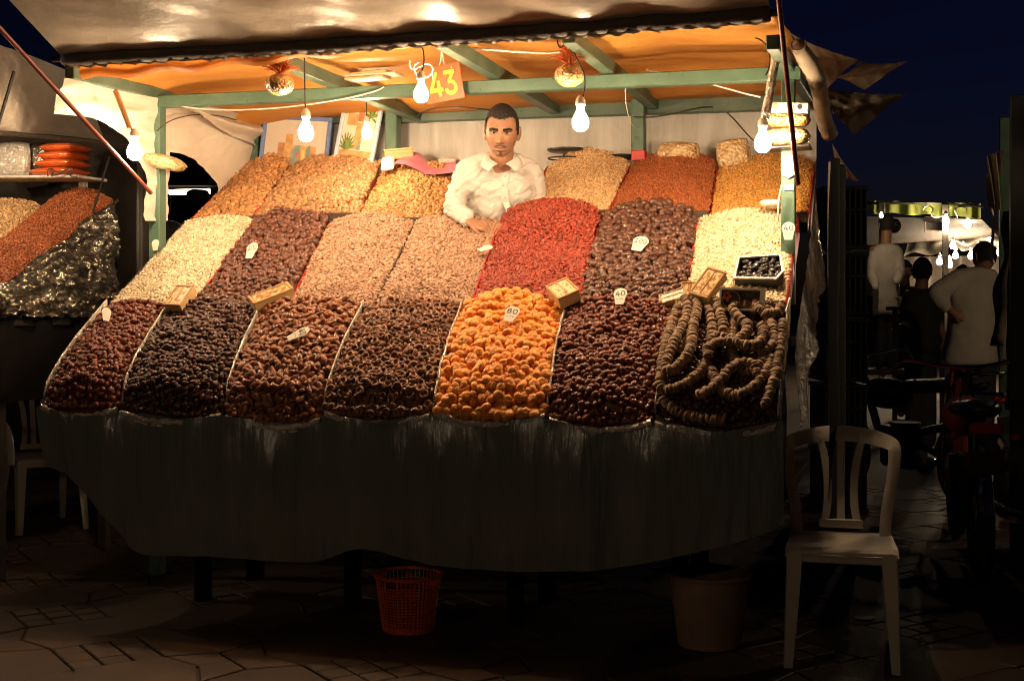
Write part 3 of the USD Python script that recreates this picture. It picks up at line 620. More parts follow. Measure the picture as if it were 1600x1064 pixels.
light_bulb(573, 208, 1.18, [(573, 180, 1.18), (572, 150, 1.18)], 'bright bulb shape with a socket in front of the tall painting', .9)
light_bulb(658, 147, .20, [(656, 118, .20), (662, 100, .20), (657, 66, .20)], 'bare lit bulb beside the orange number board', 1.05)
light_bulb(907, 190, .30, [(909, 160, .30), (914, 125, .30), (905, 100, .30), (895, 70, .30)], 'bare lit bulb hanging below the right string bag of nuts')
light_bulb(1192, 223, .50, [(1196, 180, .50), (1212, 95, .50)], 'bare lit bulb at the right post beside the bags of nuts')

# ------------------------------------------------------------------ plastic skirt, films and curtains
def P3(f): return lambda s, t: f(s, t)
hemx = [78, 118, 160, 225, 330, 480, 560, 640, 720, 830, 930, 1000, 1100, 1180, 1236]
hemy = [740, 768, 815, 868, 872, 880, 859, 878, 890, 896, 893, 882, 862, 840, 815]
from scipy.interpolate import PchipInterpolator
HEM = PchipInterpolator(hemx, hemy, extrapolate=True)
sk = thing('plastic_skirt', 'dark grey translucent plastic sheet hanging in front of the stall below the bottom trays', 'plastic sheet', uv(SW/2, 0, .3))
def skirt(s, t):
    u = -.02+s*(SW+.03); x0 = np.interp(u, [-.02, SW+.03], [78, 1228])
    top = np.interp(u, np.linspace(0, SW, 15), [.885, .85, .875, .85, .87, .85, .885, .86, .90, .87, .90, .86, .90, .86, .91])+.035
    v = -.082-.012*np.sin(u*9); base_ = O+u[..., None]*Ud+v[..., None]*Vd
    Yb = base_[..., 1]; px = CX+base_[..., 0]/Yb*FPX; hem = CAMZ+(HZ-HEM(px))/FPX*Yb
    z = lerp(top, hem, t)
    fold = .045*t**.7*(fbm(np.stack([u*7+.4*t, t*.6, u*0], -1), 3, 3)-.5)*2+.012*np.sin(u*23+2*np.sin(u*5))*np.sqrt(t)*np.exp(-t*1.0)+.01*fbm(np.stack([u*30, t*3, u*0], -1), 2, 8)
    belly = -.028*np.sin(np.pi*t)*np.clip((1-s)*6, 0, 1)*np.clip(s*8, 0, 1)+.05*t*np.clip(1-s*9, 0, 1)
    return base_+Vd*(fold+belly+.02*t)[..., None]*1.0+Zd*(z-base_[..., 2])[..., None]
obj('sheet', sheet(skirt, 260, 40), 'skirt_plastic', sk, True)
def flap(s, t):                                        # the corner that hangs round the left end
    p = skirt(s*0+.003, t*.9); d = s*.55
    return p+Vd*d[..., None]+Ud*(.03*np.sin(s*5)+.13*t*np.sin(s*2.6)*.8)[..., None]-Ud*(.05*np.exp(-((t-.55)/.15)**2)*s)[..., None]+Zd*(-.06*s*t+.25*s*(1-t))[..., None]
obj('side_flap', sheet(flap, 30, 24), 'skirt_plastic', sk, True)
def rightside(s, t):
    p = skirt(s*0+.998, t*.95); d = s*.5
    return p+Vd*d[..., None]-Ud*(.05+.02*np.sin(s*9+t*4)*s)[..., None]+Zd*(.30*s*(1-t))[..., None]
obj('side_flap', sheet(rightside, 30, 24), 'skirt_plastic', sk, True)
fm = thing('crinkled_film', 'crinkled silvery plastic film hanging over the right edge of the trays', 'plastic film', uv(SW+.02, .5, 1.4))
def film_r(s, t):
    v = .10+s*1.05; e = np.interp(v, [0, .06, .176, .39, 1.07, 1.3], [1.0, 1.09, 1.19, 1.345, 1.75, 1.86])
    u = SW+.035+.05*t*(.4+.6*np.sin(s*3))+.02*(fbm(np.stack([s*16, t*3, s*0], -1), 3, 5)-.5)*2*(.3+t)
    z = e+.05-t*(.22+.05*(1-s))-.03*np.sin(s*20)*t
    return O+u[..., None]*Ud+v[..., None]*Vd+z[..., None]*Zd
obj('film', sheet(film_r, 90, 18), 'film', fm, 40)
fm2 = thing('crinkled_film', 'clear plastic film hanging down beside the golden nuts left of the seller', 'plastic film', uv(1.36, 1.3, 1.8))
obj('film', sheet(lambda s, t: T3[2](s*0+1.02, s, True)+Ud*(.03+.10*t+.01*np.sin(s*14))[..., None]+Zd*(.04-.16*t)[..., None]+Vd*(.012*np.sin(t*7+s*9))[..., None], 40, 16), 'clear_film', fm2, True)

# white curtain of the left side with two arches cut out
cu = thing('white_curtain', 'white plastic curtain with arched openings closing the left side of the stall', 'curtain', S(240, 240, .6))
def curtain_piece(poly, n, name, v_of, mat='white_sheet'):
    """A pixel polygon hung in the plane u = const, triangulated finely."""
    import shapely
    m = trimesh.creation.triangulate_polygon(Polygon(poly), engine='earcut'); v, f = m
    t = trimesh.Trimesh(np.c_[v, np.zeros(len(v))], f); t = t.subdivide_to_size(12)
    q = np.array(t.vertices); P_ = np.array([S(a, b, v_of(a)) for a, b, _ in q])
    w = fbm(np.c_[q[:, 0]/40, q[:, 1]/25, q[:, 0]*0], 3, 2)-.5
    P_ += Ud*(w*.05)[:, None]; t.vertices = P_
    return obj(name, t, mat, cu if mat == 'white_sheet' else None, True)
vc = lambda x: np.interp(x, [80, 110, 245, 262, 395], [-.02, .12, .78, .86, RV-.1])
pt = lambda c, r0, r1, a0, a1, n=12: [(c[0]+r0*math.cos(math.radians(a)), c[1]-r1*math.sin(math.radians(a))) for a in np.linspace(a0, a1, n)]
curtain_piece([(100, 122), (190, 142), (262, 158), (392, 188), (398, 345), (352, 345)]+pt((262, 348), 88, 110, 8, 88, 12)+[(262, 345), (228, 345)]+pt((118, 300), 112, 118, 8, 84, 12)+[(82, 178)], 0, 'sheet', vc)
obj('gathered_fold', sheet(lambda s, t: bil(S(262, 160, .86)+Ud*.03, S(395, 185, RV-.1)+Ud*.03, S(388, 232, RV-.1)+Ud*.05, S(282, 172, .95)+Ud*.05)(s, t)+Ud*(.035*np.sin(t*9+s*4)+.03*fbm(np.stack([s*6, t*8, s*0], -1), 3, 7))[..., None], 40, 16), 'white_sheet', cu, True)
dk = thing('dark_side_curtain', 'dark brown canvas hanging behind the right post down to the ground', 'curtain', uv(SW+.1, .9, 1))
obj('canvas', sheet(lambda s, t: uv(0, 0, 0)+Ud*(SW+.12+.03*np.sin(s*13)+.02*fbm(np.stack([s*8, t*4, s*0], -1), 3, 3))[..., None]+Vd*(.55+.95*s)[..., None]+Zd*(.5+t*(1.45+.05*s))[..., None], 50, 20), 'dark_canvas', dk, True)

# rolled canvas with loose flaps at the right end of the roof
rc = thing('rolled_tarp', 'rolled tan tarp with loose flaps blowing at the top right corner of the stall', 'tarp', S(1260, 130, 1.2))
ra, rb = S(1246, 72, .55), S(1303, 208, 1.35)
rp = np.array([lerp(ra, rb, k)+Ud*.02*math.sin(k*5) for k in np.linspace(0, 1, 30)])
obj('roll', tube(rp, .030+.012*fbm(np.c_[np.linspace(0, 19, 30), np.zeros(30), np.zeros(30)], 3, 4), 14), 'tan_canvas', rc, True)
sp = np.array([(.006*a)*np.array([math.cos(a), 0, math.sin(a)]) for a in np.linspace(.6, 6.4, 40)])
obj('rolled_end', tube(sp@np.stack([Ud, Vd, Zd])+ra-Vd*.05, .004, 5), 'tan_canvas', rc)
def quad_flap(a, b, c, d, amp, name, mat):
    obj(name, sheet(lambda s, t: bil(a, b, c, d)(s, t)+Vd*(amp*np.sin(s*4+t*3)+amp*(fbm(np.stack([s*5, t*5, s*0], -1), 3, 6)-.5))[..., None], 24, 24), mat, rc, True)
quad_flap(S(1234, 52, .6), S(1343, 97, 1.1), S(1290, 138, 1.1), S(1262, 85, .75), .05, 'flap', 'flap_canvas')
quad_flap(S(1343, 97, 1.1), S(1418, 99, 1.35), S(1350, 140, 1.25), S(1308, 122, 1.1), .04, 'flap', 'flap_canvas')
quad_flap(S(1288, 138, 1.15), S(1415, 150, 1.5), S(1334, 210, 1.4), S(1302, 178, 1.25), .05, 'flap', 'tan_canvas')
quad_flap(S(1300, 225, 1.5), S(1318, 255, 1.6), S(1342, 283, 1.7), S(1308, 280, 1.6), .02, 'flap', 'flap_canvas')

# ------------------------------------------------------------------ things on and round the trays
def facing(tilt=0, turn=0, roll=0):
    """(right, up, out) axes of a board facing the street: tilted back, turned, rolled (degrees)."""
    r = Rotation.from_euler('z', turn, degrees=True)*Rotation.from_matrix(np.stack([Ud, Zd, -Vd], 1))*Rotation.from_euler('zx', [roll, -tilt], degrees=True)
    m = r.as_matrix(); return m[:, 0], m[:, 1], m[:, 2]
def put(mesh, loc, ax):
    T = np.eye(4); T[:3, 0], T[:3, 1], T[:3, 2], T[:3, 3] = *ax, loc
    m = mesh.copy(); m.apply_transform(T); return m
def price_card(loc, text, label, tilt=25, turn=0, roll=0, h=.07, w=.05):
    t = thing('price_card', label, 'price card', loc, 'price cards'); ax = facing(tilt, turn, roll)
    p = Polygon([(-w*.30, -h*.5), (w*.30, -h*.5), (w*.42, -h*.05)]+[(w*.5*math.cos(a), h*.14+h*.36*math.sin(a)) for a in np.linspace(0, math.pi, 12)]+[(-w*.42, -h*.05)])
    m = trimesh.creation.extrude_polygon(p, .002, engine='earcut'); obj('card', put(m, loc, ax), 'tag_card', t)
    if text:
        tm = meshkit.text_mesh(text, h*.30, .0008); tm.apply_translation([-tm.bounds[:, 0].mean(), h*.02, .0022])
        tm.apply_transform(trimesh.transformations.scale_matrix(w*.72/max(np.ptp(tm.bounds[:, 0]), w*.5), [0, 0, 0], [1, 0, 0]))
        obj('numeral', put(tm, loc, ax), 'ink', t)
        li = cat_([place(bevel_box(w*.11, .0022, .0008, .0003), [x, -h*.16+dy, .0026]) for x, dy in ((-w*.2, 0), (0, .001), (w*.18, -.001))])
        obj('small_print', put(li, loc, ax), 'ink', t)
    return t
def on(tr, px, py, h=.03):
    best = None
    for t in np.linspace(0, 1, 60):
        for a in np.linspace(0, 1, 40):
            p = tr(a, t); q = np.array([CX+p[0]/p[1]*FPX, HZ-(p[2]-CAMZ)/p[1]*FPX]); d = np.hypot(*(q-[px, py]))
            if best is None or d < best[0]: best = (d, p+tr.normal(a, np.clip(t, .02, .98))*h)
    return best[1]
price_card(on(T2[1], 398, 404, .04), '100', 'tall white card reading 100 stuck in the plum-brown dates', 40, 0, 4, 0.100, 0.057)
price_card(on(T1[2], 470, 529, .035), '40', 'card tilted over to the right in the long brown dates', 45, 0, -52, 0.100, 0.050)
price_card(on(T1[4], 802, 503, .05), '80', 'white card reading 80 stuck in the dried apricots', 40, 0, -10, 0.080, 0.064)
price_card(on(T1[5], 971, 480, .055), '40', 'white card reading 40 at the top of the small dark dates', 40, 0, 4, 0.085, 0.055)
price_card(on(T2[5], 1001, 394, .045), '100', 'round white card reading 100 in the big dark dates', 40, 0, -14, 0.085, 0.073)
price_card(on(T2[3], 759, 401, .05), '', 'blank card seen almost edge-on between the almonds and the red berries', 62, 10, -48, .07, .05)
price_card(on(T1[0], 174, 502, .04), '', 'small blank card turned side-on in the red-brown dates', 20, 60, -12, .065, .045)
price_card(S(1232, 361, .72), '40', 'white card leaning on the foot of the right post above the cashews', 8, 0, 0, .075, .055)
price_card(S(243, 383, .74), '', 'white card leaning on the foot of the left post', 8, -8, 6, .055, .045)

def date_box(loc, ax, w, l, h, label, lid='box_print'):
    t = thing('date_box', label, 'wooden box', loc, 'wooden boxes of dates along the shelf')
    obj('body', put(bevel_box(w, l, h, .003), loc, ax), 'box_side', t)
    n = ax[2]*(h/2)
    rim = [bevel_box(w*1.02, l*.07, .006, .001), bevel_box(w*1.02, l*.07, .006, .001), bevel_box(w*.09, l*.86, .006, .001), bevel_box(w*.09, l*.86, .006, .001)]
    for m, d in zip(rim, ((0, l*.475), (0, -l*.475), (w*.465, 0), (-w*.465, 0))): m.apply_translation([d[0], d[1], .002])
    obj('rim', put(cat_(rim), loc+n, ax), 'box_wood', t)
    pl_ = bevel_box(w*.82, l*.85, .004, .001); obj('printed_lid', put(pl_, loc+n, ax), lid, t)
    st = bevel_box(w*.05, l*.78, .003, .001); obj('lid_strip', put(st, loc+n+ax[2]*.003, ax), 'box_wood', t)
    return t
def axes(ey, n):
    ey = ey/np.linalg.norm(ey); n = n-ey*np.dot(n, ey); n /= np.linalg.norm(n); return np.cross(ey, n), ey, n
SL = lambda a: math.cos(math.radians(a))*Vd+math.sin(math.radians(a))*Zd       # up a slope of a degrees
NL = lambda a: -math.sin(math.radians(a))*Vd+math.cos(math.radians(a))*Zd
date_box(S(282, 468, .37), axes(SL(42)+.05*Ud, NL(42)), .088, .135, .05, 'wooden date box between the pale seeds and the plum-brown dates')
date_box(S(425, 466, .40), axes(SL(30)+.95*Ud, NL(38)), .075, .19, .055, 'long wooden date box lying aslant in front of the plum-brown dates')
date_box(S(881, 459, .38), axes(SL(30)-.75*Ud, NL(40)), .098, .135, .05, 'wooden date box with pale glossy lid in front of the red berries', 'box_print_pale')
date_box(S(1053, 467, .38), axes(Ud+.3*Zd, NL(45)), .055, .11, .035, 'flat wooden date box lying level in front of the big dark dates')
date_box(S(1107, 447, .36), axes(SL(50)+.45*Ud, NL(40)), .085, .15, .04, 'tall open wooden date box standing above the strings of figs')
date_box(S(1078, 459, .43), axes(SL(60), NL(50)), .07, .09, .03, 'wooden date box half hidden behind the tall open one')
date_box(S(1068, 482, .33), axes(SL(65)+.1*Ud, NL(30)), .065, .07, .02, 'small pale date box lying lowest above the strings of figs', 'box_print_pale')
pt_ = thing('prune_tray', 'black tray with white rim full of black prunes on the cashews', 'tray', S(1186, 440, .50))
pc, pax = on(T2[6], 1186, 438, .03), axes(SL(38), NL(44))
ww, ll = .19, .16
outer = Polygon([(-ww*.5, -ll*.45), (ww*.38, -ll*.5), (ww*.5, -ll*.2), (ww*.4, ll*.5), (-ww*.48, ll*.42)]); inner_ = outer.buffer(-.006)
obj('tray', put(trimesh.creation.extrude_polygon(outer.difference(inner_), .05, engine='earcut'), pc-pax[2]*.02, pax), 'black_plastic', pt_)
obj('rim', put(trimesh.creation.extrude_polygon(outer.buffer(.004).difference(inner_.buffer(.002)), .006, engine='earcut'), pc+pax[2]*.031, pax), 'white_bag', pt_)
obj('bottom', put(trimesh.creation.extrude_polygon(outer, .004, engine='earcut'), pc-pax[2]*.021, pax), 'black_plastic', pt_)
k = 0
for a in np.arange(-.085, .09, .022):
    for b in np.arange(-.07, .075, .019):
        x, y = a+R.uniform(-.006, .006), b+R.uniform(-.005, .005)
        from shapely.geometry import Point
        if inner_.buffer(-.008).contains(Point(x, y)):
            p = pc+pax[0]*x+pax[1]*y+pax[2]*(.012+R.uniform(0, .014))
            single('prune', 'prune', 'wrinkled black prune lying in the white-rimmed tray', 'prune', 'prunes in the black tray', p, quat((pax[2]+NR.normal(0, .3, 3))[None], NR.uniform(0, 6, 1), None)[0], R.uniform(.8, 1.0))
fb = thing('framed_fruit_box', 'small box with clear window and red and gold round ornament above the strings of figs', 'box', S(1160, 471, .30))
fx = facing(12, 4, -2); fl = S(1160, 470, .31)
obj('frame', put(trimesh.creation.extrude_polygon(sbox(-.088, -.045, .088, .045).difference(sbox(-.08, -.037, .068, .037)), .03, engine='earcut'), fl, fx), 'carton', fb)
obj('window', put(place(bevel_box(.15, .075, .01), [-.006, 0, .012]), fl, fx), 'box_window', fb)
obj('ornament', put(place(trimesh.creation.torus(.034, .0016, 28, 6), [-.042, -.002, .022]), fl, fx), 'box_side', fb)
obj('flower', put(cat_([place(blob(1, .014, .014, .008), [-.058+.013*math.cos(a), .012+.01*math.sin(a), .022]) for a in np.arange(0, 6, 1.2)]), fl, fx), 'red_plastic', fb)
# hanging string bags of nuts
def net_bag(px, py, v, label, r=.062):
    c = S(px, py, v); t = thing('net_bag', label, 'bag of nuts', c, 'orange net bags of nuts hanging under the roof')
    m = trimesh.creation.icosphere(subdivisions=3); q = m.vertices.copy(); q *= (1+.08*(fbm(q*4, 2, 3)-.5))[:, None]; q[:, 2] *= .78
    q[:, :2] *= np.where(q[:, 2:] > .45, 1-(q[:, 2:]-.45)*.9, 1); m.vertices = q*r+c
    obj('bag', m, 'bag_nuts', t, True)
    sh = []
    for k in range(150):
        a = R.uniform(0, 6.28); b = R.uniform(.1, 1.35); L = R.uniform(.05, .11)
        d = np.array([math.cos(a)*math.sin(b), math.sin(a)*math.sin(b), math.cos(b)]); p0 = c+Zd*r*.62
        sh.append(tube(curve([p0, p0+d*L*.5+Zd*.015, p0+d*L+Zd*R.uniform(-.01, .012)], 5), [.0022, .002, .0018, .0014, .0008], 4))
    obj('frayed_top', cat_(sh), 'mesh_orange', t)
    obj('tie', place(trimesh.creation.torus(.014, .003, 14, 6), c+Zd*r*.66), 'sign_orange', t)
    h = c+Zd*(r*.66+.055)
    obj('hook', tube(curve([c+Zd*r*.7+Ud*.006, c+Zd*r*.9, h, h+Zd*.04], 12), .003, 6), 'dark_iron', t, True)
    return t
net_bag(437, 132, .20, 'orange net bag of nuts hanging left of the first bulb'); net_bag(890, 118, .36, 'orange net bag of nuts hanging in front of the beam above the right bulb')
def hook(px, py, v, label):
    c = S(px, py, v); t = thing('iron_hook', label, 'hook', c, None)
    obj('wire', tube(curve([c+Zd*.06, c+Zd*.02, c-Zd*.005+Ud*.008, c+Ud*.022-Zd*.004, c+Ud*.03+Zd*.012], 18), .0032, 6), 'dark_iron', t, True)
hook(403, 92, .35, 'bent iron hook under the roof left of the left net bag'); hook(871, 72, .35, 'bent iron hook under the roof left of the right net bag'); hook(314, 181, 1.1, 'bent iron hook hanging before the white curtain')
# number board
sb = thing('number_board', 'orange board with yellow number 43 hanging from the front beam', 'sign', S(695, 130, .70)); sx = facing(-4, 8, 9); sl = S(693, 131, .70)
bp = sbox(-.082, -.075, .082, .075).buffer(.012)
obj('board', put(trimesh.creation.extrude_polygon(bp.intersection(sbox(-.088, -.08, .088, .08)), .012, engine='earcut'), sl, sx), 'sign_orange', sb)
tm = meshkit.text_mesh('43', .105, .003, True); tm.apply_translation([-tm.bounds[:, 0].mean(), -.054, .0125]); tm.apply_transform(trimesh.transformations.scale_matrix(.128/np.ptp(tm.bounds[:, 0]), [0, 0, 0], [1, 0, 0]))
obj('number', put(tm, sl, sx), 'sign_yellow', sb)
obj('string', tube(curve([S(678, 128, .68), S(678, 108, .68), S(688, 98, .69), S(690, 72, .6), S(693, 96, .69), S(706, 105, .68)], 30), .003, 6), 'rope_white', sb, True)
def cable(pts, label, mat='wire_dark', r=.0035, n=40, name='cable'):
    c = curve(pts, n); t = obj(name, tube(c, r, 6), mat, None, True); tag(t, label, name, None); return t
cable([S(600, 136, .74), S(520, 158, .74), S(380, 172, .78), S(260, 160, .78)], 'pale cable sagging below the front beam at the left', 'rope_white', .0035)
cable([S(1188, 152, .85), S(1140, 140, .9), S(1080, 124, .95), S(1010, 110, 1.0)], 'pale cable running from the right post to the rafters', 'rope_white', .004)
cable([S(690, 72, .45), S(790, 80, .45), S(850, 83, .45), S(895, 80, .45)], 'silver twisted cord strung under the roof between two rafters', 'film', .006)
cable([S(990, 183, RV-.1), S(1060, 176, RV-.1), S(1115, 168, RV), S(1150, 190, RV), S(1190, 232, 1.2)], 'dark wire drooping along the rear beam at the right')
cable([S(640, 188, RV), S(660, 176, 1.6), S(700, 168, 1.2), S(780, 175, 1.2)], 'thin dark wire behind the number board')
cable([S(978, 128, .8), S(978, 160, .9), S(985, 190, 1.1), S(998, 200, 1.6)], 'thin pale string hanging beside the middle post', 'rope_white', .002)
cable([S(1222, 288, .7), S(1217, 315, .7), S(1216, 345, .72)], 'white electric lead down the left side of the right post', 'rope_white', .004)
cable([S(640, 95, .25), S(650, 108, .25), S(668, 100, .25), S(676, 112, .25), S(662, 122, .25), S(648, 112, .25), S(655, 98, .25)], 'loose knot of pale string round the lead above the bulb by the number board', 'rope_white', .003)
cable([S(1180, 60, .3), S(1197, 72, .3), S(1203, 95, .3), S(1196, 118, .3)], 'dark wire loop at the right end of the roof', 'wire_dark', .003)
cable([S(245, 205, .74), S(265, 190, .74), S(290, 182, .9), S(330, 180, 1.2), S(392, 196, RV-.1)], 'dark wire stapled along the top of the white curtain', 'wire_dark', .003)
tl = obj('foil_tube', tube(curve([S(1212, 90, .49), S(1207, 120, .49), S(1202, 150, .49), S(1195, 186, .49)], 40), .016+.006*fbm(np.c_[np.linspace(0, 12, 40), np.zeros(40), np.zeros(40)], 3, 2), 8), 'film'); tag(tl, 'crinkled foil wrapped round the lead of the right bulb', 'foil')
tl = obj('lamp_sleeve', tube(curve([S(180, 142, .31), S(192, 172, .31), S(203, 203, .30)], 20), .012, 8), 'box_wood', None, True); tag(tl, 'brown sleeve holding the lead of the far left bulb', 'sleeve')
# plastic bags of nuts
def pillow(loc, ax, w, h, d, mat, label, seed=0, ears=True, group=None):
    t = thing('nut_bag', label, 'bag of nuts', loc, group)
    m = trimesh.creation.box([2, 2, 2]); m = m.subdivide().subdivide().subdivide().subdivide(); q = m.vertices.copy()
    r = np.clip((1-np.abs(q[:, 0])**2.5)*(1-np.abs(q[:, 1])**2.5), 0, 1)**.4
    q[:, 2] = np.sign(q[:, 2])*r*np.abs(q[:, 2]) if False else q[:, 2]*np.maximum(r, .04)
    q[:, :2] *= (1-.10*np.abs(q[:, [1, 0]])**2)
    q += .10*(fbm(q*2.4+seed, 3, seed)[:, None]-.5)*np.array([.6, .6, 1.6]); q += .05*(fbm(q*8+seed, 2, seed+1)[:, None]-.5)*np.array([0, 0, 2])
    m.vertices = q*np.array([w/2, h/2, d/2]); obj('bag', put(m, loc, ax), mat, t, True); return t
F0 = facing(15)
FT = (Ud, Vd, Zd)
pillow(S(257, 254, .76), (Ud*.97-Zd*.22, Vd, Zd), .20, .15, .075, 'bag_pale', 'flat clear bag of seeds lying on a bracket of the left post', 1)
pillow(S(238, 280, .78), facing(0, 0, 8), .05, .10, .05, 'bag_pale', 'small clear bag of seeds tied to the left post under the flat bag', 2)
pillow(S(1232, 188, .74), FT, .185, .16, .068, 'bag_nuts', 'upper clear bag of nuts stacked on the right post', 3)
pillow(S(1230, 214, .74), FT, .195, .16, .072, 'bag_pale', 'lower clear bag of nuts stacked on the right post', 4)
pillow(S(1060, 238, 1.68), facing(20, 0, -3), .22, .10, .09, 'bag_pale', 'clear bag of nuts lying on the red-brown raisins', 5)
pillow(S(1146, 240, 1.66), facing(10, 0, 8), .17, .15, .10, 'bag_pale', 'clear bag of nuts standing at the top of the golden raisins', 6)
pillow(S(1205, 318, 1.0), (Ud, Vd, Zd), .10, .10, .035, 'white_bag', 'flattened clear bag lying beside the right post on the golden raisins', 7)
ct = thing('carton', 'white printed carton lying on the bags at the right post', 'carton', S(1232, 170, .74)); cx = facing(0, 0, -4); cl = S(1233, 171, .72)
obj('box', put(bevel_box(.165, .043, .10, .003), cl, cx), 'carton', ct)
obj('printed_square', put(place(bevel_box(.018, .026, .002, .0005), [-.055, .006, .051]), cl, cx), 'paint_rust', ct)
obj('printed_crest', put(cat_([place(trimesh.creation.cylinder(.011, .002, sections=16), [.048, .004, .051]), place(bevel_box(.006, .012, .002, .0005), [.024, .004, .051])]), cl, cx), 'ink', ct)
obj('printed_lines', put(cat_([place(bevel_box(.04, .002, .002, .0005), [-.012, y, .0511]) for y in (.012, .004, -.004)]), cl, cx), 'ink', ct)
br = thing('post_bracket', 'dark bracket shelf under the bags on the right post', 'bracket', S(1240, 238, .76))
obj('plate', bar(S(1200, 234, .76), S(1268, 230, .76), .14, .012), 'dark_iron', br)
lb_ = S(1232, 262, PV-.04)
obj('metal_hasp', plate(Polygon([(-.028, .05), (.028, .05), (.028, -.03), (0, -.045), (-.028, -.03)]), lb_, Ud, Zd, .003), 'tag_card', br)
st_ = obj('sticker', plate(sbox(-.02, -.012, .02, .012), S(1233, 293, PV-.034), Ud, Zd, .001), 'tag_card'); tag(st_, 'small printed sticker on the front of the right post', 'sticker')
# scales
sc_ = thing('weighing_scale', 'black weighing scale with flat pan behind the pale peanuts', 'scale', S(884, 262, 1.72)); q = S(884, 239, 1.70)
obj('pan', lathe([(0, -.010), (.085, -.008), (.098, 0), (.098, .008), (.09, .006), (.08, -.002), (0, -.004)], 28, q+Zd*.012), 'black_plastic', sc_, 40)
obj('pan_rail', place(trimesh.creation.torus(.092, .004, 30, 6), q-Zd*.03), 'dark_iron', sc_)
obj('stem', lathe([(0, -.1), (.045, -.1), (.04, -.07), (.018, -.045), (.016, -.005), (0, -.005)], 16, q), 'black_plastic', sc_, 40)
obj('handle', tube(curve([S(916, 252, 1.7), S(916, 233, 1.7), S(919, 231, 1.7), S(923, 233, 1.7), S(923, 252, 1.7)], 20), .004, 6), 'dark_iron', sc_, True)
sc2 = thing('scale_pan', 'dark oval scale pan lying behind the top of the peanuts next to the middle post', 'scale pan', S(970, 246, 1.72))
obj('pan', lathe([(0, -.014), (.07, -.010), (.09, .004), (.085, .008), (.06, -.002), (0, -.005)], 28, S(970, 246, 1.75)), 'black_plastic', sc2, 40)
tp_ = obj('red_tape', bar(S(999, 252, RV-.09), S(999, 236, RV-.09), .072, .07, up=Vd), 'red_strip'); tag(tp_, 'red tape wrapped round the middle post above the raisins', 'tape')
# paintings
def painting(loc, w, h, tilt, turn, roll, fmat, label, shapes):
    t = thing('painting', label, 'painting', loc); ax = facing(tilt, turn, roll); fr = .022
    for (x, y, a, b) in ((0, h/2-fr/2, w, fr), (0, -h/2+fr/2, w, fr), (-w/2+fr/2, 0, fr, h-2*fr-.002), (w/2-fr/2, 0, fr, h-2*fr-.002)):
        obj('frame_bar', put(place(bevel_box(a, b, .022, .004), [x, y, .008]), loc, ax), fmat, t)
    obj('canvas', put(bevel_box(w-2*fr+.004, h-2*fr+.004, .006, .001), loc, ax), 'canvas_sky' if fmat != 'blue_frame' else 'mat_board', t)
    for k, (nm, mat, poly) in enumerate(shapes):
        p = Polygon(poly); p = __import__('shapely').affinity.scale(p, w-2*fr, h-2*fr, origin=(0, 0))
        obj(nm, put(trimesh.creation.extrude_polygon(p.buffer(0), .0008+.0006*k, engine='earcut'), loc+ax[2]*.003, ax), mat, t)
    return t
def palm(cx, cy, r, n=9, a0=20, a1=160):
    from shapely.geometry import Polygon as Pg
    return [[(cx, cy), (cx+r*.5*math.cos(a)-.02*math.sin(a), cy+r*.55*math.sin(a)+.02*math.cos(a)), (cx+r*math.cos(a), cy+r*.95*math.sin(a)-.02), (cx+r*.5*math.cos(a)+.02*math.sin(a), cy+r*.45*math.sin(a)-.02*math.cos(a))] for a in np.radians(np.linspace(a0, a1, n))]
kas = [('painted_ground', 'paint_ochre', [(-.45, -.48), (.45, -.48), (.45, -.33), (-.45, -.30)]), ('painted_tower', 'paint_rust', [(-.28, -.42), (-.14, -.42), (-.14, .02), (-.28, .02)]), ('painted_tower', 'paint_ochre', [(-.19, -.42), (-.04, -.42), (-.05, .20), (-.16, .20)]),
       ('painted_wall', 'paint_ochre', [(-.06, -.40), (.34, -.40), (.34, -.04), (-.06, -.02)]), ('painted_arch', 'paint_blue', [(-.08, -.42), (-.05, -.12), (.02, -.03), (.09, -.02), (.10, -.42)]), ('painted_arch', 'paint_blue', [(.18, -.40), (.18, -.10), (.24, .0), (.26, -.36)]),
       ('painted_figures', 'paint_rust', [(.03, -.44), (.08, -.44), (.07, -.15), (.03, -.17)]), ('painted_figures', 'paint_yellow', [(.12, -.42), (.16, -.42), (.16, -.10), (.12, -.12)]), ('painted_figures', 'paint_rust', [(.28, -.40), (.33, -.40), (.32, -.18), (.28, -.18)])]
painting(S(462, 226, 1.72), .40, .32, 8, 10, -4, 'blue_frame', 'painting of an ochre fortress in a blue frame at the left', kas)
vil = [('painted_dune', 'paint_yellow', [(-.5, .30), (.5, .18), (.5, .36), (-.5, .44)]), ('painted_tower', 'paint_rust', [(-.12, .12), (.10, .12), (.08, .34), (-.06, .34)]), ('painted_wall', 'paint_ochre', [(-.40, .06), (-.08, .06), (-.08, .22), (-.40, .24)]),
       ('painted_tower', 'paint_ochre', [(-.14, -.30), (.10, -.30), (.08, .08), (-.08, .10)]), ('painted_ground', 'paint_ochre', [(-.5, -.42), (.5, -.42), (.5, -.33), (-.5, -.31)]), ('painted_door', 'paint_blue', [(.02, -.31), (.12, -.31), (.11, -.18), (.04, -.18)])]
vil += [('painted_palm', 'paint_green', p) for p in palm(-.30, -.32, .30)]+[('painted_palm', 'paint_green', p) for p in palm(.30, .18, .22, 7, -20, 200)]
painting(S(562, 203, 1.69), .255, .42, 10, -6, -6, 'pale_blue_frame', 'tall painting of a village with palms in a pale blue frame', vil)
bx = thing('wooden_box', 'reddish wooden box in front of the post right of the tall painting', 'box', S(625, 242, 1.66)); obj('box', put(bevel_box(.155, .05, .09, .004), S(623, 243, 1.66), facing(0, 25, 6)), 'box_wood', bx); obj('lid', put(place(bevel_box(.16, .008, .095, .002), [0, .029, 0]), S(623, 243, 1.66), facing(0, 25, 6)), 'box_side', bx)
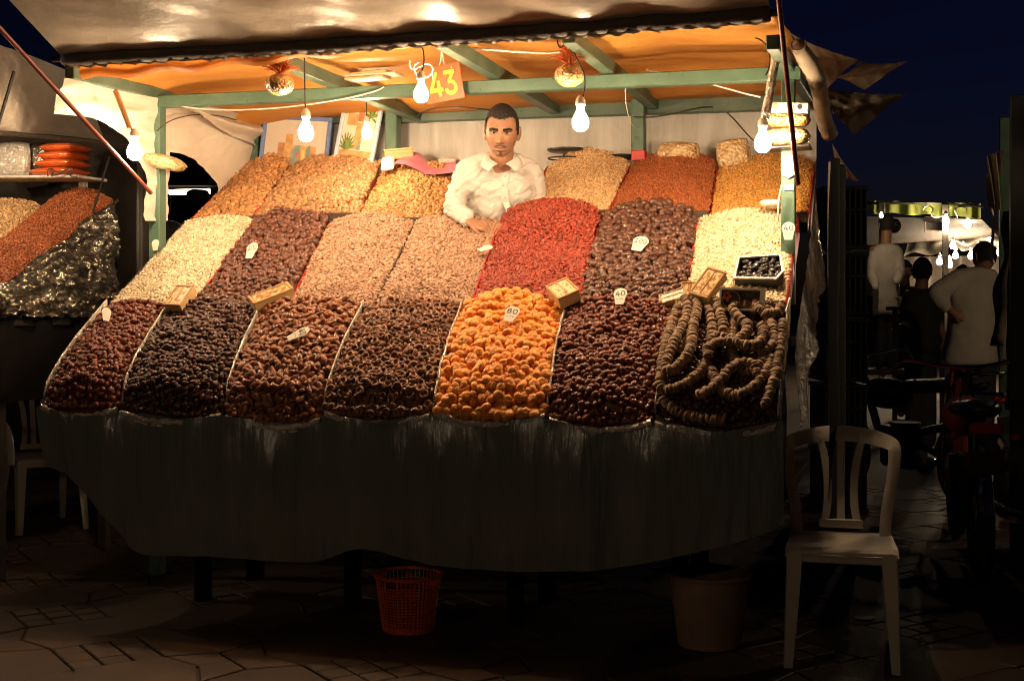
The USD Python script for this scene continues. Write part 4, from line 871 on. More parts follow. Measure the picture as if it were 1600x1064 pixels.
pk = thing('pink_plastic', 'pink plastic sheet lying on top of the golden nuts', 'plastic sheet', S(665, 256, 1.62))
obj('sheet', sheet(lambda s, t: bil(S(615, 262, 1.5), S(712, 276, 1.50), S(712, 258, 1.72), S(640, 246, 1.72))(s, t)+Zd*(.02*np.sin(s*6+1)+.02*fbm(np.stack([s*5, t*4, s*0], -1), 3, 3))[..., None], 24, 14), 'pink_plastic', pk, True)
pillow(S(606, 256, 1.55), facing(30, 0, 10), .075, .085, .05, 'white_bag', 'crumpled white plastic bag between the nuts under the tall painting', 8)
pillow(S(702, 252, 1.70), FT, .12, .08, .035, 'film', 'crumpled silver wrapper behind the pink plastic', 9)
pw = thing('cloth_bundle', 'bundle of folded cardboard lying on the front beam', 'bundle', S(570, 126, .85))
for k, (a, b, h) in enumerate((((515, 128), (605, 121), 0), ((535, 122), (625, 116), .015), ((555, 118), (610, 112), .026))):
    obj('sheet', bar(S(*a, .88), S(*b, .84), .09, .012), 'carton' if k == 1 else 'box_side', pw)
gt_ = obj('green_bag', put(blob(2, .09, .05, .04, .2, 2, 3), S(788, 352, 1.05), FT), 'lime_valance', None, True); tag(gt_, 'scrap of lime green plastic in front of the seller', 'plastic bag')

# red poles
def pole(a, b, r, label):
    t = obj('tent_pole', tube([a, lerp(a, b, .5), b], r, 10), 'red_pole', None, True); tag(t, label, 'pole')
pole(W(-12, 32, 5.0), W(236, 302, 6.0), .010, 'long red-brown pole slanting across the left of the stall'); pole(S(1216, -6, -.1), S(1247, 288, .35), .010, 'thin red-brown pole hanging at the right end of the roof')

# ------------------------------------------------------------------ people
def hull2(a, ra, b, rb, n=14):
    return Manifold.batch_hull([Manifold.sphere(ra, n).translate(tuple(map(float, a))), Manifold.sphere(rb, n).translate(tuple(map(float, b)))])
def ell(c, rx, ry, rz, n=20): return Manifold.sphere(1.0, n).scale((rx, ry, rz)).translate(tuple(map(float, c)))
def to_tri(m):
    q = m.to_mesh(); return trimesh.Trimesh(q.vert_properties[:, :3], q.tri_verts, process=True)
def solid(parts, refine=.012, it=10, lam=.5):
    m = Manifold.batch_boolean(parts, OpType.Add); m = m.refine_to_length(refine)
    t = to_tri(m); trimesh.smoothing.filter_taubin(t, lamb=lam, nu=-lam*1.04, iterations=it); return t
def wrinkle(t, amp, f, seed, stretch=(1, 1, 1)):
    v = t.vertices; n = t.vertex_normals
    t.vertices = v+n*((fbm(v*f*np.array(stretch)+seed, 4, seed)-.5)*2*amp)[:, None]; return t
G = lambda x, s: np.exp(-(x/s)**2)
def head_mesh(sub=5):
    """A head 0.24 m tall about its centre, looking along -y."""
    m = trimesh.creation.icosphere(subdivisions=sub); d = m.vertices.copy()
    x, y, z = d.T; p = d*np.array([.0765, .098, .121])
    lo = np.clip(-z, 0, 1); front = np.clip(-y, 0, 1)
    p[:, 0] *= 1-.17*lo**1.8; p[:, 0] *= 1+.05*G(z-.35, .4)
    p[:, 1] = np.where(y > 0, p[:, 1]*(1-.38*lo**1.2), p[:, 1]*(1-.03*lo))
    p[:, 1] -= .012*lo**2*front; p[:, 1] = np.where(y < 0, np.sign(p[:, 1])*np.abs(p[:, 1])**.93*.098**.07, p[:, 1])
    X, Z = p[:, 0].copy(), p[:, 2].copy(); F = np.clip(front*2.2, 0, 1); D = np.zeros(len(p))
    D += .013*G(X, .010)*np.clip((.018-Z)/.055, 0, 1)*(Z > -.048)*1.0+.011*G(X, .013)*G(Z+.036, .012)+.007*(G(X-.0155, .007)+G(X+.0155, .007))*G(Z+.040, .009)
    D += .007*G(Z-.024, .010)*(G(np.abs(X)-.028, .022))-.012*G(np.abs(X)-.031, .016)*G(Z-.004, .012)
    D += .005*G(np.abs(X)-.046, .018)*G(Z+.022, .018)-.004*G(np.abs(X)-.045, .015)*G(Z+.062, .02)
    D += .0075*G(X, .020)*(G(Z+.066, .0065)+1.1*G(Z+.080, .0065))-.005*G(X, .024)*G(Z+.073, .0035)-.003*G(X, .005)*G(Z+.056, .006)
    D += .010*G(X, .022)*G(Z+.106, .014)-.004*G(X, .026)*G(Z+.091, .006)
    p[:, 1] -= D*F; m.vertices = p; return m
def ear(sx):
    e = trimesh.creation.icosphere(subdivisions=3); v = e.vertices; r = np.hypot(v[:, 1], v[:, 2])
    q = v*np.array([.010, .019, .033]); q[:, 0] += -sx*0; q[:, 0] -= sx*.008*G(r, .55)*(np.sign(v[:, 0]) == sx); q[:, 1] += .006*v[:, 2]
    q = q@Rotation.from_euler('z', sx*-22, degrees=True).as_matrix().T
    e.vertices = q*1.08+np.array([sx*.0815, .010, -.008]); return e
def shell(hm, cond, off):
    """A thin cover over those faces of the head for which cond(centre) holds."""
    c = hm.triangles_center; f = hm.faces[cond(c)]; v = hm.vertices+hm.vertex_normals*off(hm.vertices)[:, None]
    t = trimesh.Trimesh(v, f, process=False); t.remove_unreferenced_vertices(); return t
def xf(loc, yaw=0, pitch=0, roll=0, s=1.0):
    T = np.eye(4); T[:3, :3] = Rotation.from_euler('zxy', [yaw, pitch, roll], degrees=True).as_matrix()*s; T[:3, 3] = loc; return T
def hand(wrist, dirn, up, side, s=1.0, curl=.5):
    """Palm, four fingers and a thumb from the wrist along dirn; up is the back of the hand, side +1 puts the thumb along dirn x up."""
    d = np.array(dirn, float); d /= np.linalg.norm(d); u = np.array(up, float); u -= d*np.dot(u, d); u /= np.linalg.norm(u); r = np.cross(d, u)*side
    L = []; w = np.array(wrist, float); K = []
    for k, off in enumerate((.030, .010, -.010, -.028)): K.append(w+d*(.088-.006*abs(k-1))*s+r*off*s)
    L.append(Manifold.batch_hull([Manifold.sphere(.016*s, 12).translate(tuple(q)) for q in [w, w+r*.014*s, w-r*.014*s]+K]))
    for k, (q, ln) in enumerate(zip(K, (.074, .083, .077, .060))):
        a = 0; p = q
        for j, (fr, rd) in enumerate(((.45, .0092), (.31, .0083), (.24, .0074))):
            a += curl*(.5 if j == 0 else .75); n = p+(d*math.cos(a)-u*math.sin(a)+r*(.06*(1.5-k)))*ln*fr*s; L.append(hull2(p, rd*s, n, rd*.92*s, 10)); p = n
    t0 = w+d*.025*s+r*.026*s; t1 = t0+(d*.028+r*.022-u*.008)*s; t2 = t1+(d*.026+r*.006-u*.010)*s; t3 = t2+(d*.022-u*.006)*s
    L += [hull2(t0, .013*s, t1, .011*s, 10), hull2(t1, .0105*s, t2, .0095*s, 10), hull2(t2, .0095*s, t3, .0078*s, 10)]
    return L

def vendor():
    Y = 6.10; c = W(784, 206, Y); t = thing('person', 'person with short dark hair and goatee in a white shirt leaning behind the trays', 'person', np.array([c[0], c[1]+.3, .53]))
    T = xf(c, -3, 12, 1.5, 1.0)
    hm = head_mesh(6); HT = hm.copy(); HT.apply_transform(T)
    ears = []
    for s_ in (-1, 1): e = ear(s_); e.apply_transform(T); ears.append(e)
    q = lambda px, py, dy=0.: W(px, py, Y+dy)
    neck0, neck1 = q(784, 250, .05), q(783, 272, .11)
    shL, shR = q(729, 267, .10), q(832, 271, .12)          # his right and left shoulder
    elL, wrL = q(708, 322, .04), q(733, 347, -.07)
    elR, wrR = q(838, 335, .14), q(800, 352, -.02)
    chest, waist, hip = q(783, 300, .12), q(783, 350, .20), q(785, 400, .26)
    man = lambda m: Manifold(m3.Mesh(np.asarray(m.vertices, np.float32), np.asarray(m.faces, np.uint32)))
    body = [man(HT)]+[man(e) for e in ears]
    body += [hull2(c+[0, .03, -.06], .058, neck0, .056), hull2(neck0, .056, neck1, .068), hull2(shL-Zd*.01, .036, shR-Zd*.01, .036), hull2(chest-Ud*.05, .075, chest+Ud*.05, .075), hull2(chest, .085, waist, .085), hull2(waist, .085, hip, .12)]
    for a, b, r0, r1 in ((shL, elL, .036, .032), (elL, wrL, .032, .026), (shR, elR, .036, .032), (elR, wrR, .032, .026)): body.append(hull2(a, r0, b, r1))
    body += hand(wrL, np.array([.10, -.02, -.035]), [0, -.5, 1], 1, .95, .55)+hand(wrR, wrR-elR+np.array([-.03, -.05, .02]), [0, -.3, 1], -1, 1.0, .5)
    for sx in (-.10, .10):
        h0 = hip+Ud*sx; k0 = np.array([h0[0], h0[1]+.02, 1.02]); a0 = np.array([h0[0], h0[1]+.05, .60])
        body += [hull2(h0, .085, k0, .058), hull2(k0, .058, a0, .042), hull2(a0, .042, a0+np.array([0, -.14, -.03]), .03)]
    B = Manifold.batch_boolean(body, OpType.Add)
    bt = to_tri(B); obj('body', bt, 'skin', t, 50)
    # eyes, brows, hair, beard
    eyes = [trimesh.creation.icosphere(subdivisions=3, radius=.0125) for _ in range(2)]; iris = []
    for e, sx in zip(eyes, (-1, 1)):
        e.apply_scale([1.1, 1, .50]); e.apply_translation([sx*.031, -.0745, .001])
        i = trimesh.creation.icosphere(subdivisions=2, radius=.0062); i.apply_scale([1, .35, 1]); i.apply_translation([sx*.031, -.0868, .002]); iris.append(i)
    for nm, ms, mat in (('eyes', eyes, 'eye_white'), ('irises', iris, 'iris')):
        m = cat_(ms); m.apply_transform(T); obj(nm, m, mat, t, True)
    lid = shell(hm, lambda a: (a[:, 1] < -.05) & (np.abs(np.abs(a[:, 0])-.031) < .019) & (a[:, 2] > .0045) & (a[:, 2] < .012), lambda v: np.full(len(v), .0045)); lid.apply_transform(T); obj('eyelids', lid, 'stubble', t, True)
    cov = lambda cond, off, nm, mat: obj(nm, (lambda m: (m.apply_transform(T), m)[1])(shell(hm, cond, off)), mat, t, True)
    N = lambda a, f, s_: fbm(a*f+s_, 2, 3)
    def hairline(a):
        x, y, z = np.abs(a[:, 0]), a[:, 1], a[:, 2]; n = .013*(N(a, 190, 1)-.5)
        top = z > .060+.012*G(x-.045, .02)-(x/.09)**4*.02+n
        side = (y > -.045+.3*np.clip(z-.03, -.02, .05)+n) & (z > np.where(y < .02, .012, -.055)+n) & ~((y > -.012) & (y < .034) & (z < .022))
        burn = (x > .062) & (y < -.010) & (y > -.036) & (z > -.012) & (z < .05)
        return top | side | burn
    cov(hairline, lambda v: .0045+.008*np.clip((v[:, 2]-.03)/.06, 0, 1)+.003*(N(v, 120, 4)-.5), 'hair', 'hair')
    def brow(a):
        x = np.abs(a[:, 0]); zc = .0155+.17*np.clip(x-.012, 0, .026)-.30*np.clip(x-.038, 0, .02)
        return (a[:, 1] < -.04) & (x > .011) & (x < .053) & (np.abs(a[:, 2]-zc) < .0052-.045*np.clip(x-.03, 0, .03)+.003*(N(a, 400, 7)-.5))
    cov(brow, lambda v: .0022+.0012*N(v, 300, 2), 'eyebrows', 'hair')
    mo = lambda a: (a[:, 1] < -.06) & (((np.abs(a[:, 0]) < .027) & (np.abs(a[:, 2]+.0575+.28*np.abs(a[:, 0])) < .0042)))
    go = lambda a: (a[:, 1] < -.06) & ((np.abs(a[:, 0]) < .0075) & (a[:, 2] < -.088) & (a[:, 2] > -.104))
    cov(lambda a: (a[:, 1] < .0) & (a[:, 2] < -.045-.25*np.clip(.04-np.abs(a[:, 0]), 0, .03)*0+.35*np.clip(np.abs(a[:, 0])-.04, 0, .04)) & (a[:, 2] > -.125) & ~((np.abs(a[:, 0]) < .012) & (a[:, 2] > -.052)), lambda v: .0006+.0006*N(v, 400, 5), 'beard_shadow', 'shaved_skin')
    cov(lambda a: mo(a) | go(a), lambda v: .0013+.001*N(v, 300, 2), 'moustache', 'stubble')
    cov(lambda a: (a[:, 1] < -.06) & (np.abs(a[:, 0]) < .023-.9*np.abs(a[:, 2]+.073)) & (np.abs(a[:, 2]+.0735) < .0095), lambda v: np.full(len(v), .0008), 'lips', 'lips')
    # shirt
    sh = [hull2(shL, .058, q(760, 256, .09), .058), hull2(shR, .058, q(806, 256, .09), .058), hull2(q(760, 256, .09), .060, q(806, 256, .09), .060),
          hull2(shL+Ud*.05-Zd*.03, .09, chest-Ud*.06, .12), hull2(shR-Ud*.05-Zd*.03, .09, chest+Ud*.06, .12), hull2(chest-Ud*.06, .12, chest+Ud*.06, .12),
          Manifold.batch_hull([ell(chest, .168, .12, .08), ell(waist, .162, .13, .10), ell(hip, .19, .15, .08)]),
          hull2(shL, .061, elL, .054), hull2(elL, .054, lerp(elL, wrL, .86), .044), hull2(shR, .061, elR, .054), hull2(elR, .054, lerp(elR, wrR, .86), .049)]
    st = solid(sh, .008, 14)
    st = wrinkle(st, .005, 20, 3, (1, 1, .7)); st = wrinkle(st, .0065, 8, 8, (.6, 1, 2.2))
    vv = st.vertices-np.array(waist); ridge = np.abs(fbm(np.c_[vv[:, 0]*5+vv[:, 2]*9, vv[:, 1]*4, vv[:, 2]*15-vv[:, 0]*12], 3, 12)-.5)*2; st.vertices = st.vertices-st.vertex_normals*(.0065*np.exp(-(ridge/.12)**2))[:, None]
    for (p0, d0, w0, a0) in ((elL, (.3, 0, 1), .016, .006), (lerp(elL, wrL, .5), (.5, 0, 1), .012, .005), (waist+Zd*.08, (.35, 0, 1), .022, .005), (waist+Zd*.13-Ud*.05, (-.3, 0, 1), .02, .004)):
        dd = np.array(d0)/np.linalg.norm(d0); k = (st.vertices-p0)@dd+.03*fbm(st.vertices*9, 2, 4); r_ = np.linalg.norm(st.vertices-p0, axis=1)
        st.vertices = st.vertices+st.vertex_normals*(a0*.7*np.sin(k/w0*2*np.pi*.36)*np.exp(-(r_/.13)**2))[:, None]
    shirt = obj('shirt', st, 'shirt', t, True)
    from trimesh.proximity import closest_point
    def snap(pts, off):
        o = np.array(pts); cp, _, tid = closest_point(st, o); return cp+st.face_normals[tid]*off
    # placket, collar wings and buttons
    line = snap([q(786+3*k*.0+2*math.sin(k), 262+k*3.2, -.25) if False else W(786+k*.10, 264+k*3.0, Y-.03) for k in range(28)], .002)
    pk_ = np.stack([np.stack([p-Ud*.016, p-Ud*.015+np.array([0, -.003, 0]), p+Ud*.015+np.array([0, -.003, 0]), p+Ud*.016]) for p in line])
    obj('placket', grid(pk_), 'shirt', shirt, 40)
    obj('buttons', cat_([lathe([(0, -.001), (.0055, -.001), (.005, .0015), (0, .001)], 12).apply_transform(trimesh.transformations.rotation_matrix(math.pi/2, [1, 0, 0])).apply_translation(line[k]+[0, -.005, 0]) for k in (2, 8, 15, 22)]), 'box_side', shirt)
    col = []
    for sx in (-1, 1):
        b0 = c+np.array([sx*.070, .055, -.105]); b1 = c+np.array([sx*.066, -.005, -.122]); b2 = c+np.array([sx*.018, -.062, -.160])
        o0, o1 = b0+np.array([sx*.026, 0, -.035]), b1+np.array([sx*.030, -.035, -.045]); o2 = b2+np.array([sx*.042, -.018, -.036])
        s, tt = np.meshgrid(np.linspace(0, 1, 16), np.linspace(0, 1, 6), indexing='ij')
        i_ = curve([b0, b1, b2], 16); o_ = curve([o0, o1, o2], 16); bul = np.array([sx*.35, -.7, .3])*.010
        Pn = i_[:, None]*(1-tt[..., None])+o_[:, None]*tt[..., None]+np.sin(tt*np.pi)[..., None]*bul
        g_ = grid(Pn); g2 = grid(Pn+np.array([0, .003, -.002])); g2.invert(); col.append(cat_([g_, g2]))
    bk = curve([c+np.array([-.070, .055, -.105]), c+np.array([-.04, .10, -.095]), c+np.array([.04, .10, -.095]), c+np.array([.070, .055, -.105])], 16)
    col.append(grid(np.stack([bk, bk+np.array([0, .012, -.05])], 1)))
    obj('collar', cat_(col), 'shirt', shirt, True)
    tr_ = [Manifold.batch_hull([ell(hip-Zd*.02, .185, .14, .06), ell(hip-Zd*.12, .18, .14, .05)])]
    for sx in (-.10, .10):
        h0 = hip+Ud*sx-Zd*.05; k0 = np.array([h0[0], h0[1]+.02, 1.02]); a0 = np.array([h0[0], h0[1]+.05, .62]); tr_ += [hull2(h0, .10, k0, .078), hull2(k0, .078, a0, .066)]
    obj('trousers', wrinkle(solid(tr_, .02, 8), .006, 9, 4), 'dark_cloth', t, True)
vendor()

def figure(label, Y, head, bones, coat, coat_mat, skin_hands=(), yaw=180, pitch=0, roll=0, hs=1.0, trousers=(), loc_z=0., hair=True, group=None):
    """A person further off, from pixels of the photograph at depth Y (each point may carry its own depth offset)."""
    q = lambda p: W(p[0], p[1], Y+(p[2] if len(p) > 2 else 0))
    c = q(head); t = thing('person', label, 'person', np.array([c[0], c[1], loc_z]))
    T = xf(c, yaw, pitch, roll, hs); hm = head_mesh(4); HT = hm.copy(); HT.apply_transform(T)
    man = lambda m: Manifold(m3.Mesh(np.asarray(m.vertices, np.float32), np.asarray(m.faces, np.uint32)))
    body = [man(HT)]
    for s_ in (-1, 1): e = ear(s_); e.apply_transform(T); body.append(man(e))
    for a, ra, b, rb in bones: body.append(hull2(q(a), ra, q(b), rb, 12))
    for w_, d_, u_, sd in skin_hands: body += hand(q(w_), d_, u_, sd)
    obj('body', to_tri(Manifold.batch_boolean(body, OpType.Add)), 'skin', t, 50)
    hr = shell(hm, lambda a: (a[:, 2] > .060) | ((a[:, 1] > -.03) & (a[:, 2] > np.where(a[:, 1] < .02, .0, -.06))), lambda v: .006+.006*fbm(v*90, 2, 1)); hr.apply_transform(T)
    obj('hair', hr, 'hair', t, True)
    def cloth(list_, amp, seed):
        L = [Manifold.batch_hull([ell(q(p), *r, 16) for p, r in grp]) if isinstance(grp[0][1], tuple) else hull2(q(grp[0]), grp[1], q(grp[2]), grp[3], 14) for grp in list_]
        s = solid(L, .022, 10); s = wrinkle(s, amp, 7, seed, (1.6, 1.6, .5)); return wrinkle(s, amp*.5, 16, seed+2, (1, 1, .8))
    obj('coat', cloth(coat, .012, int(Y*10) % 17), coat_mat, t, True)
    if trousers: obj('trousers', cloth(trousers, .006, 3), 'dark_cloth', t, True)
    return t
figure('person in a long white coat seen from behind, standing high at the far stall', 14.5, (1385, 351),
       [((1385, 362), .06, (1384, 380), .06), ((1366, 392), .06, (1401, 392), .06), ((1384, 395), .085, (1384, 470), .085), ((1378, 480), .09, (1377, 574), .05), ((1394, 480), .09, (1395, 574), .05), ((1366, 392), .05, (1362, 430, -.05), .045), ((1362, 430, -.05), .045, (1368, 450, -.35), .035), ((1402, 392), .05, (1407, 425, -.1), .045), ((1407, 425, -.1), .045, (1402, 440, -.4), .035)],
       [[((1384, 388), (.17, .11, .06)), ((1384, 410), (.19, .13, .08))], [((1384, 410), (.19, .13, .08)), ((1382, 445), (.165, .13, .08))], [((1382, 445), (.165, .13, .08)), ((1381, 488), (.205, .16, .05))], ((1369, 393), .075, (1362, 430, -.05), .062), ((1362, 430, -.05), .062, (1368, 450, -.35), .05), ((1400, 393), .075, (1407, 425, -.1), .062), ((1407, 425, -.1), .062, (1402, 440, -.4), .05)],
       'coat_white', yaw=180, trousers=[((1376, 490), .10, (1376, 570), .07), ((1394, 490), .10, (1395, 570), .07)], loc_z=.62)
bench = obj('bench', cat_([bar(W(1330, 580, 14.5), W(1440, 580, 14.5), .5, .06), bar(W(1340, 667, 14.5), W(1340, 582, 14.5), .06, .06, up=Vd), bar(W(1430, 667, 14.5), W(1430, 582, 14.5), .06, .06, up=Vd)]), 'dark_wood'); tag(bench, 'dark bench under the person in the long white coat', 'bench')
figure('person in a loose beige coat bending over with hand on hip at the right', 10.0, (1538, 402),
       [((1537, 412), .055, (1530, 428), .06), ((1500, 440), .06, (1548, 440), .06), ((1520, 450), .085, (1515, 520), .085), ((1505, 530), .09, (1508, 600), .07), ((1508, 600), .07, (1505, 735), .045), ((1535, 530), .09, (1537, 600), .07), ((1537, 600), .07, (1537, 735), .045), ((1490, 440), .05, (1461, 460, -.1), .045), ((1461, 460, -.1), .04, (1492, 492, -.1), .03), ((1553, 445), .05, (1562, 490), .045), ((1562, 490), .045, (1560, 530, -.1), .03)],
       [[((1526, 426), (.17, .10, .05)), ((1524, 452), (.20, .13, .08))], [((1524, 452), (.20, .13, .08)), ((1517, 510), (.18, .15, .1))], [((1517, 510), (.18, .15, .1)), ((1514, 568), (.23, .20, .03))], ((1500, 436), .085, (1461, 458, -.1), .075), ((1461, 458, -.1), .075, (1474, 478, -.1), .066), ((1548, 440), .085, (1558, 490), .07)],
       'coat_white', [((1490, 490, -.1), (1, 0, -.3), (0, -1, .2), 1)], yaw=195, pitch=-22, trousers=[((1505, 560), .10, (1505, 725), .07), ((1537, 560), .10, (1537, 725), .07)])
figure('person in dark clothes with back turned between the two in pale coats', 11.5, (1441, 424),
       [((1441, 434), .055, (1439, 452), .06), ((1420, 462), .055, (1460, 462), .055), ((1439, 470), .085, (1437, 530), .085), ((1430, 540), .085, (1428, 650), .05), ((1446, 540), .085, (1450, 650), .05), ((1458, 465), .05, (1464, 500), .042), ((1464, 500), .042, (1476, 530, -.1), .03), ((1420, 465), .05, (1414, 505), .042), ((1414, 505), .04, (1420, 535), .03)],
       [[((1439, 458), (.16, .10, .05)), ((1438, 485), (.185, .13, .08))], [((1438, 485), (.185, .13, .08)), ((1437, 545), (.175, .14, .06))], ((1422, 463), .07, (1414, 505), .055), ((1457, 463), .07, (1464, 500), .055)],
       'dark_cloth', [((1476, 530, -.1), (.4, 0, -1), (0, -1, 0), 1)], yaw=150, trousers=[((1430, 548), .10, (1428, 690), .075), ((1446, 548), .10, (1450, 690), .075)])
figure('person with dark hair looking down behind the white coat at the far stall', 15.5, (1413, 422),
       [((1413, 432), .055, (1414, 446), .06), ((1398, 455), .06, (1430, 455), .06), ((1414, 460), .085, (1414, 520), .085), ((1408, 525), .085, (1408, 645), .05), ((1420, 525), .085, (1420, 645), .05)],
       [[((1414, 452), (.18, .11, .05)), ((1414, 485), (.19, .14, .08))], [((1414, 485), (.19, .14, .08)), ((1414, 530), (.18, .14, .05))]],
       'dark_cloth', yaw=35, pitch=20, trousers=[((1408, 525), .10, (1408, 640), .07), ((1420, 525), .10, (1420, 640), .07)])
figure('person in a pale striped shirt seen from behind through the left arch', 9.0, (248, 322),
       [((248, 335), .06, (246, 352), .06), ((215, 366), .06, (272, 366), .06), ((244, 375), .085, (244, 460), .085), ((230, 465), .09, (230, 760), .05), ((256, 465), .09, (256, 760), .05)],
       [[((245, 352), (.19, .11, .05)), ((243, 385), (.23, .15, .08))], [((243, 385), (.23, .15, .08)), ((243, 470), (.20, .15, .06))], ((218, 362), .085, (208, 420), .07), ((268, 362), .085, (279, 420), .07)],
       'dull_grey_sheet', yaw=180, trousers=[((230, 460), .10, (230, 750), .07), ((256, 460), .10, (256, 750), .07)])

figure('person with dark hair sitting far back under the white canopy', 17.0, (1503, 428),
       [((1503, 436), .055, (1503, 448), .06), ((1490, 456), .06, (1516, 456), .06), ((1503, 462), .085, (1503, 520), .085)],
       [[((1503, 453), (.17, .10, .05)), ((1503, 480), (.19, .14, .08))], [((1503, 480), (.19, .14, .08)), ((1503, 520), (.2, .16, .05))]],
       'coat_white', yaw=-40, pitch=15, trousers=[((1497, 525), .10, (1497, 625), .07), ((1509, 525), .10, (1509, 625), .07)])
# ------------------------------------------------------------------ chairs, baskets
def slab(fn, nu, nv, d, closed=False):
    a = sheet(fn, nu, nv); n = a.vertex_normals; b = a.copy(); b.vertices = a.vertices-n*d; idx = np.arange(nu*nv).reshape(nu, nv)
    rim = np.r_[idx[:, 0], idx[-1, 1:], idx[:-1, -1][::-1], idx[0, 1:-1][::-1]]; k = len(a.vertices); f = [(i, j, j+k) for i, j in zip(rim, np.roll(rim, -1))]+[(i, j+k, i+k) for i, j in zip(rim, np.roll(rim, -1))]
    b.invert(); return trimesh.Trimesh(np.vstack([a.vertices, b.vertices]), np.vstack([a.faces, b.faces+k, np.array(f)]), process=False)
def chair(loc, yaw, label, arms=False):
    """One-piece plastic garden chair; local x right, y to the back, z up; the sitter faces -y."""
    t = thing('plastic_chair', label, 'chair', loc); T = xf(np.array(loc, float), yaw)
    def part(nm, m, lab=None):
        m = m.copy(); m.apply_transform(T); return obj(nm, m, 'white_plastic', t, 40)
    w, dpt, sh = .41, .40, .44
    seat = slab(lambda s, q: np.stack([(s-.5)*w*(1-.06*q), -dpt/2+q*dpt, sh-.016*np.sin(np.pi*s)*np.sin(np.pi*np.clip(q, 0, 1))-.022*np.clip(.12-q, 0, 1)/.12], -1), 20, 20, .012); part('seat', seat)
    part('apron', cat_([bar((-w/2+.02, -dpt/2+.012, sh-.03), (w/2-.02, -dpt/2+.012, sh-.03), .01, .045), bar((-w/2+.008, -dpt/2+.03, sh-.03), (-w/2+.02, dpt/2-.02, sh-.03), .01, .04), bar((w/2-.008, -dpt/2+.03, sh-.03), (w/2-.02, dpt/2-.02, sh-.03), .01, .04)]))
    for sx in (-1, 1):
        for (y0, y1, x1) in ((-dpt/2+.025, -dpt/2-.03, .02), (dpt/2-.02, dpt/2+.07, .02)):
            a = np.array([sx*(w/2-.03), y0, sh-.01]); b = np.array([sx*(w/2-.03+x1), y1, .003])
            ss = np.linspace(0, 1, 8); L = []
            for k in ss:
                c = lerp(a, b, k); r = lerp(.034, .019, k); L.append([c+np.array([-sx*r, -r*.6, 0])*1, c+np.array([sx*r*.6, -r*.8, 0]), c+np.array([sx*r*.8, r, 0]), c+np.array([sx*(r*.8-.008), r, 0]), c+np.array([sx*(r*.6-.008), -r*.8+.008, 0]), c+np.array([-sx*r, -r*.6+.008, 0]), c+np.array([-sx*r, -r*.6, 0])])
            part('leg', grid(np.array(L)) if sx > 0 else grid(np.array(L)[:, ::-1]))
    yb = lambda z: dpt/2-.01+.22*(z-sh)*.85
    def at(x, z): return np.array([x, yb(z)+.05*(x/.23)**2*-1.0, z])
    prof = [at(-.188, sh-.01), at(-.195, sh+.10), at(-.216, sh+.22), at(-.226, sh+.31), at(-.208, sh+.37), at(-.11, sh+.402), at(0, sh+.412), at(.11, sh+.402), at(.208, sh+.37), at(.226, sh+.31), at(.216, sh+.22), at(.195, sh+.10), at(.188, sh-.01)]
    c = curve(prof, 70); cen = np.array([0, yb(sh+.2), sh+.18]); tang = np.gradient(c, axis=0); tang /= np.linalg.norm(tang, axis=1)[:, None]
    nrm = np.array([0, -1, .2]); inw = np.cross(tang, nrm); inw /= np.linalg.norm(inw, axis=1)[:, None]
    inw *= np.sign(((cen-c)*inw).sum(1))[:, None]; wd = (.040+.016*np.sin(np.pi*np.linspace(0, 1, 70))**4)[:, None]
    ringp = np.stack([c-inw*.004, c-inw*.006+[0, .012, 0], c+inw*wd+[0, .006, 0], c+inw*wd+[0, -.004, 0], c+inw*wd*.5+[0, -.008, 0], c-inw*.004], 1)
    part('back_frame', grid(ringp))
    for xs in ([(-.072, 0), (-.052, .10), (-.058, .24), (-.095, .375)], [(0, 0), (0, .12), (0, .26), (0, .385)], [(.072, 0), (.052, .10), (.058, .24), (.095, .375)]):
        cc = curve([at(x*1.0, sh+z+.02) for x, z in xs], 16)
        part('back_slat', grid(np.stack([cc+[-.016, 0, 0], cc+[-.014, -.005, 0], cc+[.014, -.005, 0], cc+[.016, 0, 0], cc+[.012, .006, 0], cc+[-.012, .006, 0], cc+[-.016, 0, 0]], 1)))
    part('back_rail', bar(at(-.085, sh+.035), at(.085, sh+.035), .010, .035))
    if arms:
        for sx in (-1, 1):
            part('armrest', tube(curve([at(sx*.20, sh+.24), (sx*.255, .10, sh+.225), (sx*.265, -.10, sh+.215), (sx*.25, -.20, sh+.17), (sx*.235, -.215, sh-.02)], 24), .020, 8))
    return t
chair((1.268, 4.93, .012), -14, 'white plastic chair standing in front of the right end of the stall')
chair((-2.86, 7.8, .012), 35, 'white plastic armchair half hidden behind the left corner of the stall', True)
